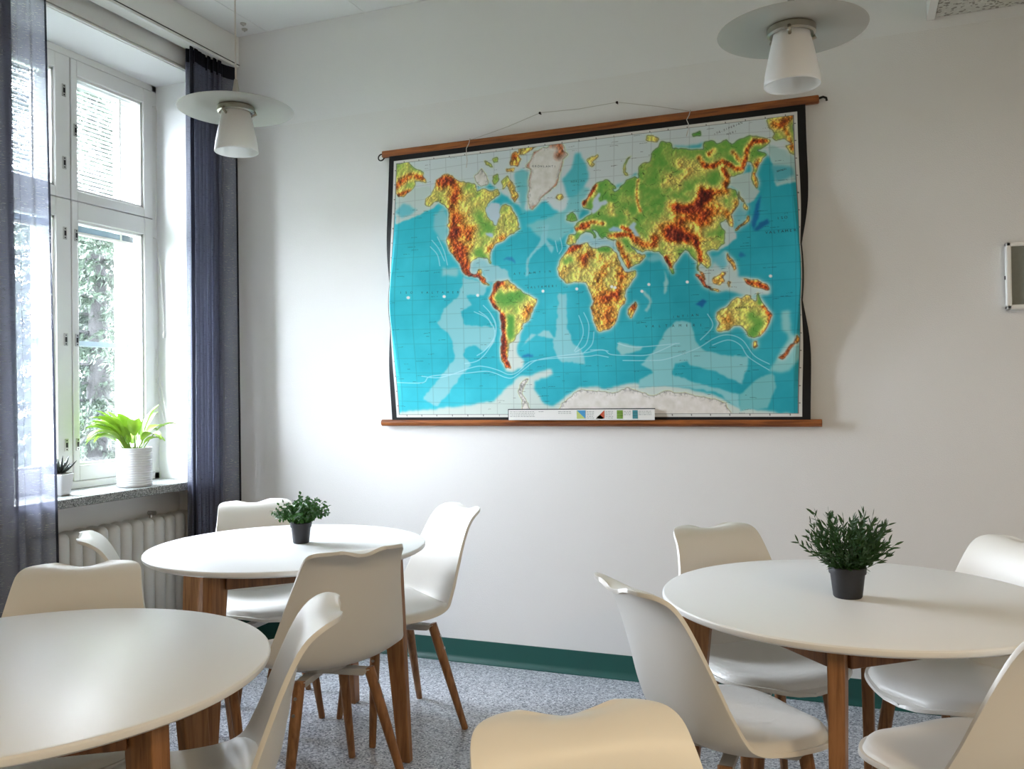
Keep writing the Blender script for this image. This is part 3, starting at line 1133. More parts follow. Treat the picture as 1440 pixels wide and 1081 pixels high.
LAND = [
    # name, base elevation, outline
    ('north america', .30, 'A 450,800 455,745 520,700 540,640 560,560 620,510 690,490 740,530 800,575 880,570 950,600 960,660 1010,640 1060,650 1120,660 1180,640 1200,690 1130,740 1070,800 1050,860 1070,910 1120,950 1150,1000 1170,1015 1185,930 1200,880 1215,800 1250,790 1300,810 1330,870 1370,930 1400,990 1385,1030 D 1000,20 930,60 870,100 800,150 740,190 700,240 670,290 668,320 692,370 675,382 655,330 610,330 560,325 510,345 490,390 490,450 510,490 555,492 570,440 600,440 592,500 640,520 645,570 690,600 675,612 630,585 570,535 500,505 430,478 400,440 380,390 340,310 290,260 260,200 250,150 265,100 280,60 255,0 A 690,980 695,900 685,840 640,800 600,775 550,785 500,820'),
    ('south america', .33, 'D 745,560 800,560 860,545 900,590 980,640 1020,680 1100,710 1160,740 1150,780 1110,830 1100,880 1080,940 1020,970 1000,1020 G 580,150 560,190 510,240 500,280 440,320 430,370 430,430 420,480 440,540 450,570 400,550 365,500 355,430 355,330 365,200 370,120 350,40 345,10 D 770,870 720,820 690,770 670,730 690,690 710,650 715,600'),
    ('africa', .37, 'E 305,275 350,205 440,198 520,185 540,215 600,235 690,225 750,235 800,275 830,350 860,420 890,485 920,492 1005,470 1000,520 950,580 900,640 885,700 895,780 840,830 825,890 810,930 780,990 720,1040 640,1065 610,1040 590,960 560,880 555,820 580,770 560,700 530,650 520,610 500,580 440,575 380,570 310,580 260,545 225,500 215,440 240,350 290,290'),
    ('eurasia', .13, 'E 310,160 320,100 390,95 400,60 385,10 B 520,1050 560,980 640,930 700,905 700,860 650,850 605,840 600,780 660,740 700,640 750,580 830,560 900,590 940,640 900,655 920,690 980,640 1050,560 1120,530 1170,540 1160,420 1200,380 1270,370 1290,290 1360,230 1380,170 C 30,460 70,530 200,530 260,540 370,540 380,460 480,435 520,470 600,440 660,480 720,440 820,400 900,400 1000,420 1045,440 1000,490 900,540 970,560 1000,590 960,640 910,700 890,780 910,880 905,930 870,890 840,830 870,740 850,680 810,640 790,720 750,780 640,810 620,900 600,930 680,940 710,1000 F 710,20 710,80 670,140 630,190 640,240 645,310 620,300 590,240 520,270 560,340 570,400 560,460 500,530 400,550 380,580 430,640 435,690 395,720 350,680 330,660 320,700 330,760 310,740 300,650 250,600 220,550 180,540 150,590 90,660 70,720 92,770 60,780 35,740 5,660 E 1300,400 1270,320 1220,270 1200,265 1090,270 1060,280 1000,250 950,200 930,170 960,230 1010,290 1070,300 1105,310 1060,380 930,450 900,400 850,320 810,250 800,200 810,150 730,145 690,130 660,140 620,80 580,60 560,50 600,120 580,140 545,80 500,70 450,90 410,150 390,190 350,195 320,185'),
    ('greenland', 2, 'B 20,420 75,450 60,540 60,640 50,720 70,840 100,855 130,810 170,740 250,680 330,620 350,560 370,480 400,400 390,350 450,290 400,260 390,180 330,150 270,170 240,230 170,240 100,270 80,340'),
    ('ellesmere', .45, 'B -60,240 0,190 100,170 150,200 80,250 0,290 -60,300'),
    ('axel', .55, 'A 1310,290 1360,260 1420,340 1370,420 1300,400'),
    ('devon', .5, 'A 1260,440 1340,430 1330,470 1270,480'),
    ('baffin', .42, 'A 1270,580 1310,560 1360,650 1395,720 1340,775 1310,700'),
    ('baffin2', .25, 'A 1210,560 1270,520 1300,560 1260,620 1220,650'),
    ('victoria', 1.9, 'A 950,500 1010,440 1070,520 1080,590 1000,610 960,570'),
    ('queen', .22, 'A 1040,350 1100,380 1130,430 1090,420 1050,390'),
    ('queen2', .22, 'A 1120,340 1170,320 1180,370 1140,380'),
    ('prince', .22, 'A 1130,510 1180,490 1190,540 1150,600 1120,570'),
    ('chukotka', .22, 'A 150,390 280,370 340,430 430,480 462,580 400,580 340,560 345,640 240,720 190,735 150,690'),
    ('alaska', .25, 'C 1010,230 1050,200 1180,190 1280,170 1280,580 1230,560 1190,500 1250,470 1180,420 1090,440 1060,420 1100,380 1060,330 1030,330'),
    ('iceland', .42, 'B 320,730 350,700 410,710 412,740 370,772 330,755'),
    ('britain', .12, 'B 470,910 500,880 530,900 552,960 490,985 440,970 440,930'),
    ('svalbard', .3, 'B 630,350 680,320 740,290 752,310 690,370 735,385 690,430 650,400'),
    ('novaya', .2, 'B 1100,310 1062,350 1035,410 1035,470 1075,520 1040,512 1012,470 1018,400 1050,338'),
    ('severnaya', .05, 'C 250,370 330,350 345,390 270,405'),
    ('franz', .3, 'B 1240,100 1365,130 1345,172 1230,152'),
    ('sakhalin', .4, 'C 705,940 740,1000 765,1065 742,1075 712,980'),
    ('hokkaido', .4, 'F 755,55 800,105 792,135 758,115'),
    ('honshu', .55, 'F 800,190 798,260 740,302 680,345 668,330 740,280 780,240 783,190'),
    ('sumatra', .7, 'F 278,778 330,800 395,885 432,912 400,918 340,865 288,802'),
    ('malaya', .6, 'F 318,745 352,770 388,842 360,832 328,782'),
    ('java', .6, 'F 408,918 502,928 502,948 420,938'),
    ('borneo', .5, 'F 450,830 500,790 540,750 568,765 540,800 558,850 510,882 460,862'),
    ('philippines', .55, 'F 580,575 602,600 642,650 672,722 650,745 610,660 583,620'),
    ('sulawesi', .5, 'F 588,848 625,860 602,880 615,912 590,902'),
    ('guinea', .5, 'F 728,828 800,848 880,848 930,878 985,935 950,938 880,915 830,905 770,875'),
    ('australia', .37, 'H 880,170 905,230 930,290 970,330 1010,390 1005,450 960,530 920,600 860,615 810,600 780,550 720,500 660,495 600,535 540,550 500,545 515,480 490,420 495,370 540,330 600,310 640,260 680,225 720,240 760,190 810,200 800,230 850,265 870,250'),
    ('tasmania', .5, 'H 850,650 892,650 887,702 855,718'),
    ('zealand', .6, 'H 1262,588 1302,632 1270,682 1228,668'),
    ('zealand2', .75, 'H 1245,680 1140,832 1088,810 1160,758 1222,672'),
    ('madagascar', .5, 'E 990,765 1007,800 970,912 940,932 918,900 930,850 960,800'),
    ('antarctica', 2, 'G 900,1020 945,960 975,900 1050,850 1110,790 1170,775 1300,785 1440,800 P 868,551 887,545 905,551 918,556.5 932,551 944,548.5 965,553 982,556.5 1005,561 1022,566 1028,578 1030,590 780,592'),
    ('peninsula', 2, 'G 560,1000 570,880 530,790 545,710 600,670 640,662 590,715 560,790 600,860 660,1000'),
]
RIDGE = [  # width px, strength, polyline
    (9, .56, 'A 600,560 720,590 745,720 730,880 780,1050'), (9.5, .56, 'D 310,110 350,200 400,300 440,420 500,490'), (4, .5, 'D 500,490 640,560'), (11, .22, 'A 840,930 900,1040'),
    (10, .25, 'D 470,60 470,200'), (5, .25, 'D 800,120 650,250'), (10, -.2, 'A 1000,960 1120,1040'), (9, -.2, 'D 580,270 600,300'),
    (4.2, .75, 'D 790,570 740,620 695,720 720,815 800,900 825,1000 G 385,150 385,300 385,430 430,545'), (7, .28, 'D 1040,890 1080,820'), (6, .3, 'D 830,630 930,620'),
    (11, -.3, 'D 760,730 850,740 960,700'), (6, -.35, 'D 890,940 880,1040 G 450,230'),
    (17, .26, 'E 640,800 720,840 700,960'), (8, .34, 'E 860,480 840,580 830,660 800,700'), (7, .35, 'E 480,340 490,380'), (7, .3, 'E 600,330 560,290'), (4, .5, 'E 310,260 440,205'),
    (6, .16, 'E 690,430 640,560'), (8, .18, 'E 720,720'), (5, -.35, 'E 640,250 720,245'), (6, -.2, 'E 300,370 340,350'), (7, .1, 'E 640,620'),
    (6, .55, 'E 830,190 870,290 930,420'), (8, .3, 'E 980,330 1060,330'), (7, .56, 'E 1000,150 1080,200 1180,210 1180,150'), (4, .72, 'E 740,115 850,105 950,110'), (6, .5, 'E 345,130'),
    (3.5, .6, 'E 400,50 520,20'), (3.5, .55, 'B 600,1010 700,980 820,1000'), (3, .6, 'E 860,30 940,60'), (3.2, .62, 'B 610,800 680,700 735,615'), (2.6, .38, 'B 1160,560 1145,680 1160,800 1185,870'),
    (5, .2, 'B 880,800 900,900'), (6, .2, 'B 1050,890'), (6, .22, 'E 1330,380 1300,330'), (2.5, .5, 'E 1290,330 1345,430'),
    (9, .78, 'F 60,400 170,420 290,440'), (17, .56, 'F 40,310 200,280 380,200 460,80'), (7, .62, 'F 40,100 150,130 290,110'), (6, .7, 'F 330,60 400,10 C 350,1000'), (8, .36, 'C 350,930 420,1000'),
    (7, .34, 'C 470,960 600,960'), (4, .62, 'C 330,620 380,700 470,700 560,650 640,690 690,730 760,720 790,620 810,520 870,450 1000,440'), (4, .55, 'C 420,580 470,540'), (4, .5, 'C 670,560 720,640'),
    (5, .5, 'C 570,740 610,820 590,880'), (15, .24, 'C 150,700 280,740 130,830 20,860'), (10, .25, 'F 450,440 500,460 430,500'), (4, .6, 'F 290,470 325,560 330,640'), (6, .4, 'F 600,180 640,290 690,60'),
    (5, .45, 'C 930,640 900,690'), (2.6, .4, 'C 870,780 890,900'), (8, .25, 'F 20,550 60,640'), (7, .2, 'F 380,660'),
    (5, .5, 'A 170,620 250,540 330,500 430,540'), (4, .4, 'A 200,710 300,670'), (6, .45, 'C 1080,280 1150,290 1260,200'), (4, .35, 'C 1200,340 1260,520'),
    (3.2, .4, 'H 930,310 1000,400 980,500 920,590'), (10, .14, 'H 620,400'), (9, -.28, 'H 820,400 880,480 840,570'), (4, -.25, 'H 890,200 900,270'), (3, .35, 'F 780,860 880,880 960,925'), (2, .45, 'F 300,800 420,915'),
    (2.5, -.2, 'E 935,900'), (4, .3, 'E 970,820'), (4, .3, 'A 1340,320'),
]
SEA = [  # (colour, feather, outline), painted in order
    ((208, 221, 238), 5, 'P 540,225 1140,150 1140,226 1110,232 1095,246 1075,215 1000,205 940,212 910,240 880,262 845,270 815,300 800,315 770,285 745,300 730,290 690,260 640,275 P 600,275 548,262'),
    ((128, 198, 216), 4, 'P 745,320 800,300 812,262 835,270 815,320 790,345 760,335'),
    ((90, 188, 212), 4, 'B 520,290 570,290 640,420 660,560 560,690 460,740 390,560 480,430'),
    ((120, 196, 216), 4, 'A 1350,470 1440,440 B 60,470 55,560 45,700 A 1440,900 1390,760 1340,620'),
    ((196, 214, 224), 3, 'A 150,700 330,660 470,620 520,680 460,790 600,780 560,830 420,900 300,965 180,1000'),
    ((110, 190, 214), 4, 'A 170,880 250,790 310,830 380,860 240,940'),
    ((184, 208, 218), 3, 'C 640,810 850,760 880,900 930,960 860,1070 740,1080 700,940 620,900'),
    ((170, 204, 216), 3, 'C 1000,480 1280,560 1280,870 1080,900 1060,700'),
    ((92, 172, 196), 5, 'C 1030,690 1240,720 1270,800 1090,870 1060,800'),
    ((186, 208, 220), 4, 'F 300,640 350,700 440,710 500,620 560,540 680,720 700,800 960,900 1010,970 820,1010 640,960 480,950 330,850'),
    ((110, 188, 212), 5, 'F 430,620 560,560 600,660 540,740'),
    ((190, 210, 222), 3, 'F 530,270 600,250 670,330 680,420 560,500 480,560 570,440'),
    ((120, 188, 210), 3, 'F 650,200 720,90 790,150 740,260 680,290'),
    ((206, 220, 228), 4, 'G 570,180 530,330 530,420 590,470 580,540 480,600 400,590 430,320'),
    ((200, 216, 224), 5, 'G -730,1010 0,930 280,890 400,770 520,650 640,630 760,590 870,560 880,620 700,690 690,780 800,920 880,930 1050,810 1150,750 1260,740 1400,765 P 887,538 944,541 1000,553 1045,572 1135,583 1135,600 550,600'),
    ((140, 202, 222), 3, 'Q 590,90 570,200 500,270 450,360 520,450 540,560 480,640 340,810 430,850 560,680 625,610 580,550 590,520 640,485 700,530 770,480 770,380 600,375 580,300 640,260 610,200 710,200 730,140'),
    ((140, 202, 222), 3, 'Q 1150,190 1140,300 1130,430 1105,480 1160,590 1300,600 1300,540 1235,480 1200,380 1195,190'),
    ((140, 202, 222), 3, 'D 1200,0 1190,150 1060,330 1030,520 1065,500 1080,330 1160,250 1250,190 1310,290 1330,230 1250,150 1270,0'),
    ((140, 202, 220), 3, 'R 340,540 420,420 480,350 560,360 600,470 640,520 780,550 905,560 860,720 800,690 700,640 560,610 540,585 470,600 460,660 540,690 850,780 850,860 700,760 420,730 260,740 270,690 350,650 270,600'),
    ((150, 204, 218), 3, 'R 130,510 150,470 210,490 280,500 260,530 160,550'),
    ((140, 200, 214), 4, 'R 1065,300 1110,290 1130,420 1190,470 1200,560 1130,650 1020,640 1080,530 1120,450 1075,400'),
    ((120, 190, 206), 3, 'R 850,780 960,680 1040,650 1060,740 1020,860 850,870'),
    ((130, 198, 220), 4, 'A 540,1080 560,900 640,820 690,980 690,1090 D 240,200 150,120 110,0'),
    ((140, 200, 218), 4, 'D 210,430 370,430 370,510 230,510'),
    ((150, 202, 222), 3, 'D 500,350 650,330 690,380 860,460 885,545 720,575 650,560 640,500 595,430 560,440 550,490 495,470'),
    ((160, 204, 228), 2, 'E 390,190 410,140 500,70 560,100 700,140 810,150 805,225 690,222 600,232 530,188'),
    ((150, 204, 222), 3, 'Q 930,500 1060,400 1090,400 1130,460 1060,440 990,420'),
    ((120, 192, 214), 4, 'E 1190,290 1100,330 1140,380 1230,360 1280,430 1270,340'),
    ((150, 202, 216), 2, 'E 1270,430 1310,560 1290,690 1265,690 1280,560'),
    ((150, 202, 216), 3, 'E 1040,650 1090,650 1160,760 1100,870 1080,850 1130,760'),
    ((28, 112, 172), 3, 'F 940,-10 905,160 840,350 815,250 870,120'), ((28, 104, 160), 2, 'F 845,345 900,262 985,220 1000,270 890,350'), ((24, 104, 168), 2, 'H 278,285 350,243 397,268 340,318'),
    ((34, 120, 170), 3, 'F 690,590 720,550 760,600 700,620'), ((30, 120, 180), 1.5, 'G 560,430 690,420 690,440 600,450'), ((44, 134, 190), 2, 'D 800,330 900,320 940,390 880,360'),
]
LAKE = [((170, 204, 222), 'E 720,50 780,10 870,60 850,75 740,78'), ((190, 214, 226), 'E 950,0 1000,55 1042,112 990,122 965,70 935,25'), ((190, 214, 226), 'B 1080,1050 1115,985 1150,1000 1130,1070'),
        ((205, 220, 230), 'B 690,880 715,790 765,680 785,690 765,755 770,795 850,755 862,778 800,830 765,870 720,905'), ((200, 216, 226), 'A 1055,860 1110,780 1200,790 1195,900 1170,1010 1120,945'),
        ((190, 210, 224), 'D 620,80 700,70 700,130 640,110')]
CURR = ['G -700,700 -420,705 -330,640 0,610 200,590 300,610 400,650 480,650 600,560 720,480 940,440 1190,410 1350,380 1440,390', 'G -420,640 -230,650 80,550 200,545 330,580 430,620 520,600 640,500 800,470 1050,450 1250,440 1330,430 1440,450',
        'G 100,0 220,60 290,160 290,260 200,380 120,435', 'G 250,0 310,120 290,280 150,470 0,515', 'G 1150,40 1190,160 1180,260 1100,390', 'G 1200,10 1250,140 1220,320 1110,400', 'G 1300,200 1280,320 1190,410',
        'R -20,520 60,520 100,545 200,550 330,545 480,480', 'R 170,580 330,580 430,570 600,510 700,450 780,430 860,460 930,550 1020,600', 'R 690,490 780,460 850,490 900,560 1020,635', 'R 660,310 690,380 620,460', 'R 140,480 210,500 300,500 500,480',
        'D 100,220 170,300 200,410', 'D 160,120 230,260 270,400', 'D 110,155 180,240 240,360', 'D 620,800 690,880 740,1000 730,1080', 'D 580,860 660,920 700,1000', 'D 1390,130 1410,230 1380,290', 'D 1340,160 1365,270']
DOTS = ['D 250,715', 'D 565,700', 'D 1218,660', 'E 410,640', 'E 762,620', 'E 795,628', 'E 1128,598', 'F 205,860', 'F 988,803', 'F 1372,778', 'Q 300,218', 'Q 135,228', 'E 1060,665']


def poly_mask(px, py, P):
    m = np.zeros(px.shape, bool)
    x0, y0_ = P.min(0) - 1
    x1, y1_ = P.max(0) + 1
    idx = np.nonzero((px >= x0) & (px <= x1) & (py >= y0_) & (py <= y1_))
    a, b = px[idx], py[idx]
    c = np.zeros(a.shape, bool)
    Q = np.roll(P, -1, 0)
    for (ax_, ay_), (bx_, by_) in zip(P, Q):
        if ay_ == by_:
            continue
        c ^= ((ay_ > b) != (by_ > b)) & (a < (bx_ - ax_) * (b - ay_) / (by_ - ay_) + ax_)
    m[idx] = c
    return m


def seg_dist(px, py, P):
    d = np.full(px.shape, 1e9)
    if len(P) == 1:
        return np.hypot(px - P[0, 0], py - P[0, 1])
    for (ax_, ay_), (bx_, by_) in zip(P[:-1], P[1:]):
        vx, vy = bx_ - ax_, by_ - ay_
        t = np.clip(((px - ax_) * vx + (py - ay_) * vy) / (vx * vx + vy * vy + 1e-9), 0, 1)
        d = np.minimum(d, np.hypot(px - ax_ - t * vx, py - ay_ - t * vy))
    return d


def blur(a, r):
    """three box passes"""
    r = max(1, int(round(r)))
    for ax in (0, 1):
        for _ in range(3):
            p = np.pad(a, [(r + 1, r) if k == ax else (0, 0) for k in (0, 1)], mode='edge')
            c = np.cumsum(p, ax)
            n = a.shape[ax]
            hi = np.take(c, range(2 * r + 1, 2 * r + 1 + n), ax)
            lo = np.take(c, range(0, n), ax)
            a = (hi - lo) / (2 * r + 1)
    return a


def smooth_line(P, k=8):
    if len(P) < 3:
        return P
    return catmull(P, (len(P) - 1) * k)


def build_map():
    rs = np.random.RandomState(7)
    NX_, NY_ = 920, 620
    U, V = np.meshgrid(np.linspace(0, 1, NX_), np.linspace(0, 1, NY_))
    px, py = uv2px(U, V)
    step = 583 / NX_     # photo pixels per grid column

    def noise(cell, oct_=4):
        out = np.zeros(U.shape)
        amp = 1.
        for o in range(oct_):
            cx, cy = max(2, int(NX_ / cell)), max(2, int(NY_ / cell))
            g = rs.rand(cy + 3, cx + 3)
            yy, xx = np.linspace(0, cy, NY_), np.linspace(0, cx, NX_)
            iy, ix = yy.astype(int), xx.astype(int)
            fy, fx = (yy - iy)[:, None], (xx - ix)[None, :]
            fy, fx = fy * fy * (3 - 2 * fy), fx * fx * (3 - 2 * fx)
            r0 = g[iy][:, ix] * (1 - fx) + g[iy][:, ix + 1] * fx
            r1 = g[iy + 1][:, ix] * (1 - fx) + g[iy + 1][:, ix + 1] * fx
            out += amp * (r0 * (1 - fy) + r1 * fy)
            amp *= .55
            cell = max(2, cell / 2)
        out -= out.mean()
        return out / out.std()

    nA, nB, nC = noise(60), noise(22), noise(12, 3)
    # wobble the coasts a little
    wx, wy = px + noise(14, 3) * .75, py + noise(14, 3) * .75
    land = np.zeros(U.shape, bool)
    elev = np.zeros(U.shape)
    ice = np.zeros(U.shape, bool)
    for nm, base, txt in LAND:
        P = trace(txt)
        m = poly_mask(wx, wy, P)
        land |= m
        elev[m] = base if base < 1.5 else .4
        if base > 1.5:
            ice |= m
    relief = np.zeros(U.shape)
    for wd, st, txt in RIDGE:
        d = seg_dist(px, py, trace(txt))
        relief += st * np.exp(-(d / wd) ** 2) * (1 + .12 * nB)
    e = blur(elev * land, 3) / (blur(land.astype(float), 3) + 1e-3) + relief + .036 * nB + .022 * nC
    kx = [0, .12, .26, .38, .55, .72, .9, 1.15]
    kc = np.array([(92, 158, 72), (122, 172, 82), (196, 200, 108), (226, 206, 118), (222, 160, 76), (204, 104, 44), (168, 66, 34), (118, 42, 30)], float)
    lc = np.stack([np.interp(e, kx, kc[:, k]) for k in range(3)], -1)
    # drawn hill shading and river lines
    hx = np.gradient(nB, axis=1) + .9 * np.gradient(nC, axis=1) + .5 * np.gradient(nB, axis=0)
    hx /= hx.std()
    # pen strokes: ridged noise, finer and denser on high ground
    st1 = np.clip(1 - np.abs(noise(11, 2)) / .30, 0, 1)
    st2 = np.clip(1 - np.abs(noise(7, 2)) / .26, 0, 1)
    rough = np.clip((e - .1) / .45, .06, 1)
    lc *= (1 + np.clip(hx, -2.2, 2.2) * .2 * rough)[..., None]
    riv = np.clip(1 - np.abs(noise(30, 3)) / .06, 0, 1)
    lc *= (1 - .55 * riv)[..., None]
    lc *= (1 - (.34 * st1 + .22 * st2) * np.clip((e - .22) / .4, 0, 1))[..., None]
    lc = lc + (26 * np.clip(hx, 0, 1.5) * rough)[..., None] * np.array((1, .95, .6))
    warm = np.clip((e - .3) / .4, 0, 1)
    ic = np.stack([232 + 4 * nC, 228 + 4 * nC, 222 + 5 * nC], -1)
    edge_ice = np.clip(1 - blur(ice.astype(float), 6), 0, 1)
    iceshade = np.clip(edge_ice * 1.6 - .15, 0, 1) * (np.clip(hx, 0, 2) / 1.6) + .9 * st1 * np.clip(edge_ice * 1.8 - .1, 0, 1) * (V > .8)
    ic *= (1 - .45 * np.clip(iceshade, 0, 1))[..., None]
    # Greenland's bare rim and north
    gm = poly_mask(px, py, trace(LAND[4][2]))
    rim = np.clip((edge_ice - .25) * 3.0, 0, 1) * gm * np.clip(.6 + .5 * nB, 0, 1)
    nth = np.clip(1 - seg_dist(px, py, trace('B 280,180 340,180 390,260 350,310')) / 9, 0, 1) * gm
    rr_ = np.maximum(rim * (px > 743), nth)[..., None]
    ic = ic * (1 - rr_) + np.array((170, 98, 62)) * (1 + .25 * np.clip(hx, -1.5, 1.5)[..., None]) * rr_
    # oceans
    west = np.clip((px - 560) / 560, 0, 1)[..., None]
    sc_ = np.array((58, 186, 214)) * (1 - west) + np.array((44, 158, 184)) * west
    sc_ = sc_ + 4 * nA[..., None]
    for col, fe, txt in SEA:
        m = blur(poly_mask(wx, wy, trace(txt)).astype(float), max(1, fe * .45 / step * .6))[..., None]
        sc_ = sc_ * (1 - m) + np.array(col) * m
    shelf = np.clip(blur(land.astype(float), 4.5) * 2.6, 0, 1) * .85
    sc_ = sc_ * (1 - shelf[..., None]) + np.array((206, 222, 230)) * shelf[..., None]
    sc_ = sc_ * np.array((1.04, 1.02, .955))
    # graticule
    gl = np.zeros(U.shape)
    for k in range(1, 24):
        c = k / 24
        uu = .5 + (U - .5) / (1 + .10 * (.55 - V) ** 2 * 0 + .05 * np.abs(V - .55))
        gl = np.maximum(gl, np.clip(1 - np.abs(uu - c) * 583 / .65, 0, 1))
    for k in range(1, 18):
        c = k / 18
        vv = V + .05 * (U - .5) ** 2 * (V - .55) * 4
        gl = np.maximum(gl, np.clip(1 - np.abs(vv - c) * 440 / .65, 0, 1))
    sc_ *= (1 - .16 * gl)[..., None]
    # small illegible place names: short strokes
    for k in range(330):
        cu, cv = rs.rand(), rs.rand()
        L, th = rs.uniform(3, 13), rs.uniform(-.12, .10)
        x, y = uv2px(cu, cv)
        d = seg_dist(px, py, np.array([(x - L / 2, y - th * L / 2), (x + L / 2, y + th * L / 2)])) if False else None
        j, i = int(cv * (NY_ - 1)), int(cu * (NX_ - 1))
        n = int(L / step)
        for q in range(n):
            jj, ii = int(j + th * q), i + q
            if 0 <= jj < NY_ and ii < NX_ and rs.rand() < .75 and not land[jj, ii]:
                sc_[jj, ii] *= .62
    cur = np.zeros(U.shape)
    for txt in CURR:
        P = smooth_line(trace(txt))
        b0 = (px > P[:, 0].min() - 3) & (px < P[:, 0].max() + 3) & (py > P[:, 1].min() - 3) & (py < P[:, 1].max() + 3)
        d = np.full(U.shape, 1e9)
        d[b0] = seg_dist(px[b0], py[b0], P)
        cur = np.maximum(cur, np.clip(1.25 - d / .75, 0, 1))
    cur = (cur * .75)[..., None]
    sc_ = sc_ * (1 - cur) + np.array((196, 232, 240)) * cur
    lm = blur(land.astype(float), 1)[..., None]
    im = ice[..., None]
    out = np.where(im, ic, lc)
    out = sc_ * (1 - lm) + out * lm
    coast = np.clip(blur(land.astype(float), 1), 0, 1)
    cl_ = np.clip(1 - np.abs(coast - .55) / .3, 0, 1)
    out *= (1 - .42 * cl_ * (1 - .5 * ice))[..., None]
    for col, txt in LAKE:
        m = blur(poly_mask(wx, wy, trace(txt)).astype(float), 1)[..., None]
        out = out * (1 - m) + np.array(col) * m
    for t in DOTS:
        (x, y), = trace(t)
        m = np.clip(2.6 - np.hypot(px - x, py - y), 0, 1)[..., None]
        out = out * (1 - m) + np.array((250, 250, 248)) * m
    # neat line, white margin, black cloth border
    du, dv = np.minimum(U, 1 - U) * MW, np.minimum(V - .0, 1 - V) * MH
    bt = np.where(V < .5, V * MH - .026, (1 - V) * MH - .013)
    bd = np.minimum(np.minimum(U * MW - .027, (1 - U) * MW - .033), bt)
    marg = bd < .016
    out[marg] = (222, 222, 218)
    tick = marg & (bd > .006) & ((((U * 24) % 1) < .05) | (((V * 18) % 1) < .06))
    out[tick] = (120, 120, 116)
    neat = (bd >= .0135) & (bd < .0165)
    out[neat] = (120, 124, 122)
    out[bd < 0] = (13, 13, 15)
    out = np.clip(out, 0, 255) / 255
    # a little more contrast and saturation, as printed
    g = out.mean(-1, keepdims=True)
    out = np.clip(g + (out - g) * 1.12, 0, 1)
    L_ = np.where(out <= .04045, out / 12.92, ((out + .055) / 1.055) ** 2.4)

    X, Y, Z = sheet(U, V)
    n = NX_ * NY_
    verts = np.stack([X, Y, Z], -1).reshape(-1, 3).astype(np.float32)
    i, j = np.meshgrid(np.arange(NX_ - 1), np.arange(NY_ - 1))
    a = (j * NX_ + i).ravel()
    quads = np.stack([a, a + NX_, a + NX_ + 1, a + 1], -1).astype(np.int32)
    me = bpy.data.meshes.new('canvas')
    me.vertices.add(n)
    me.vertices.foreach_set('co', verts.ravel())
    me.loops.add(quads.size)
    me.loops.foreach_set('vertex_index', quads.ravel())
    me.polygons.add(len(quads))
    me.polygons.foreach_set('loop_start', np.arange(0, quads.size, 4, dtype=np.int32))
    me.polygons.foreach_set('loop_total', np.full(len(quads), 4, np.int32))
    me.polygons.foreach_set('use_smooth', np.ones(len(quads), bool))
    me.update(calc_edges=True)
    at = me.color_attributes.new('print', 'FLOAT_COLOR', 'POINT')
    at.data.foreach_set('color', np.concatenate([L_.reshape(-1, 3), np.ones((n, 1))], 1).astype(np.float32).ravel())
    m = mat('printed_map', (200, 200, 200), .62, spec=.3)
    nn = m.node_tree
    an = nn.nodes.new('ShaderNodeVertexColor')
    an.layer_name = 'print'
    nn.links.new(an.outputs[0], nn.nodes['Principled BSDF'].inputs['Base Color'])
    me.materials.append(m)
    return me


mp_ = empty('wall_map', (0, 0, 0))
cv = bpy.data.objects.new('canvas', build_map())
link(cv, mp_)
tag(mp_, 'large physical world map with a black border hanging from wooden rails', 'map')
# rails
MB().box(-2.196, -.122, D - .034, D - .010, 2.487, 2.521).build('top_rail', M['rail'], mp_, bevel=.006, seg=3)
MB().tube([(-2.214, D - .024, 1.157), (-.13, D - .024, 1.157)], .0165, 16).build('bottom_rail', M['rail'], mp_, smooth='auto', bevel=.003)
ring = [(-2.203 + .017 * math.cos(t), D - .022 + .004 * math.sin(t), 2.492 + .017 * math.sin(t)) for t in np.linspace(.9, 7.0, 24)]
MB().tube(ring, .0035, 8).build('end_hook', M['darkmetal'], mp_, smooth=True)
hk = [(-.124, D - .022, 2.508), (-.106, D - .022, 2.512), (-.094, D - .022, 2.506), (-.092, D - .022, 2.494)]
MB().tube(hk, .005, 8).build('end_hook', M['darkmetal'], mp_, smooth=True)
# hanging cord and its loose ends
MB().tube([(-1.706, D - .022, 2.523), (-1.52, D - .012, 2.566), (-1.357, D - .008, 2.612), (-1.17, D - .006, 2.606), (-.986, D - .008, 2.612), (-.80, D - .012, 2.567), (-.654, D - .022, 2.523)], .0014, 6).build('hanging_cord', M['string'], mp_, smooth=True)
for x, pts in ((-1.708, [(0, .524), (-.004, .50), (-.006, .47), (-.004, .44), (.002, .41), (-.002, .375)]), (-.652, [(0, .524), (-.006, .50), (-.012, .475), (-.004, .455), (-.002, .435), (-.012, .40)])):
    P_ = [(x + a, D - .036 - (.022 if i > 1 else 0) - .004 * i, 2 + z) for i, (a, z) in enumerate(pts)]
    P_ = [(x, D - .008, 2.522)] + P_
    MB().tube([Vector(p) for p in P_], .0019, 6).build('loose_cord', M['string'], mp_, smooth=True)
for x, wh in ((-1.357, 'curtained window'), (-.986, 'wall box')):
    tag(MB().tube([(x, D + .01, 2.607), (x, D - .014, 2.609)], .0032, 8).tube([(x, D - .013, 2.609), (x, D - .016, 2.609)], .006, 10).build('nail', M['darkmetal'], smooth='auto'),
        'dark nail carrying the map cord, the one nearer the ' + wh, 'nail', 'nails above the map')
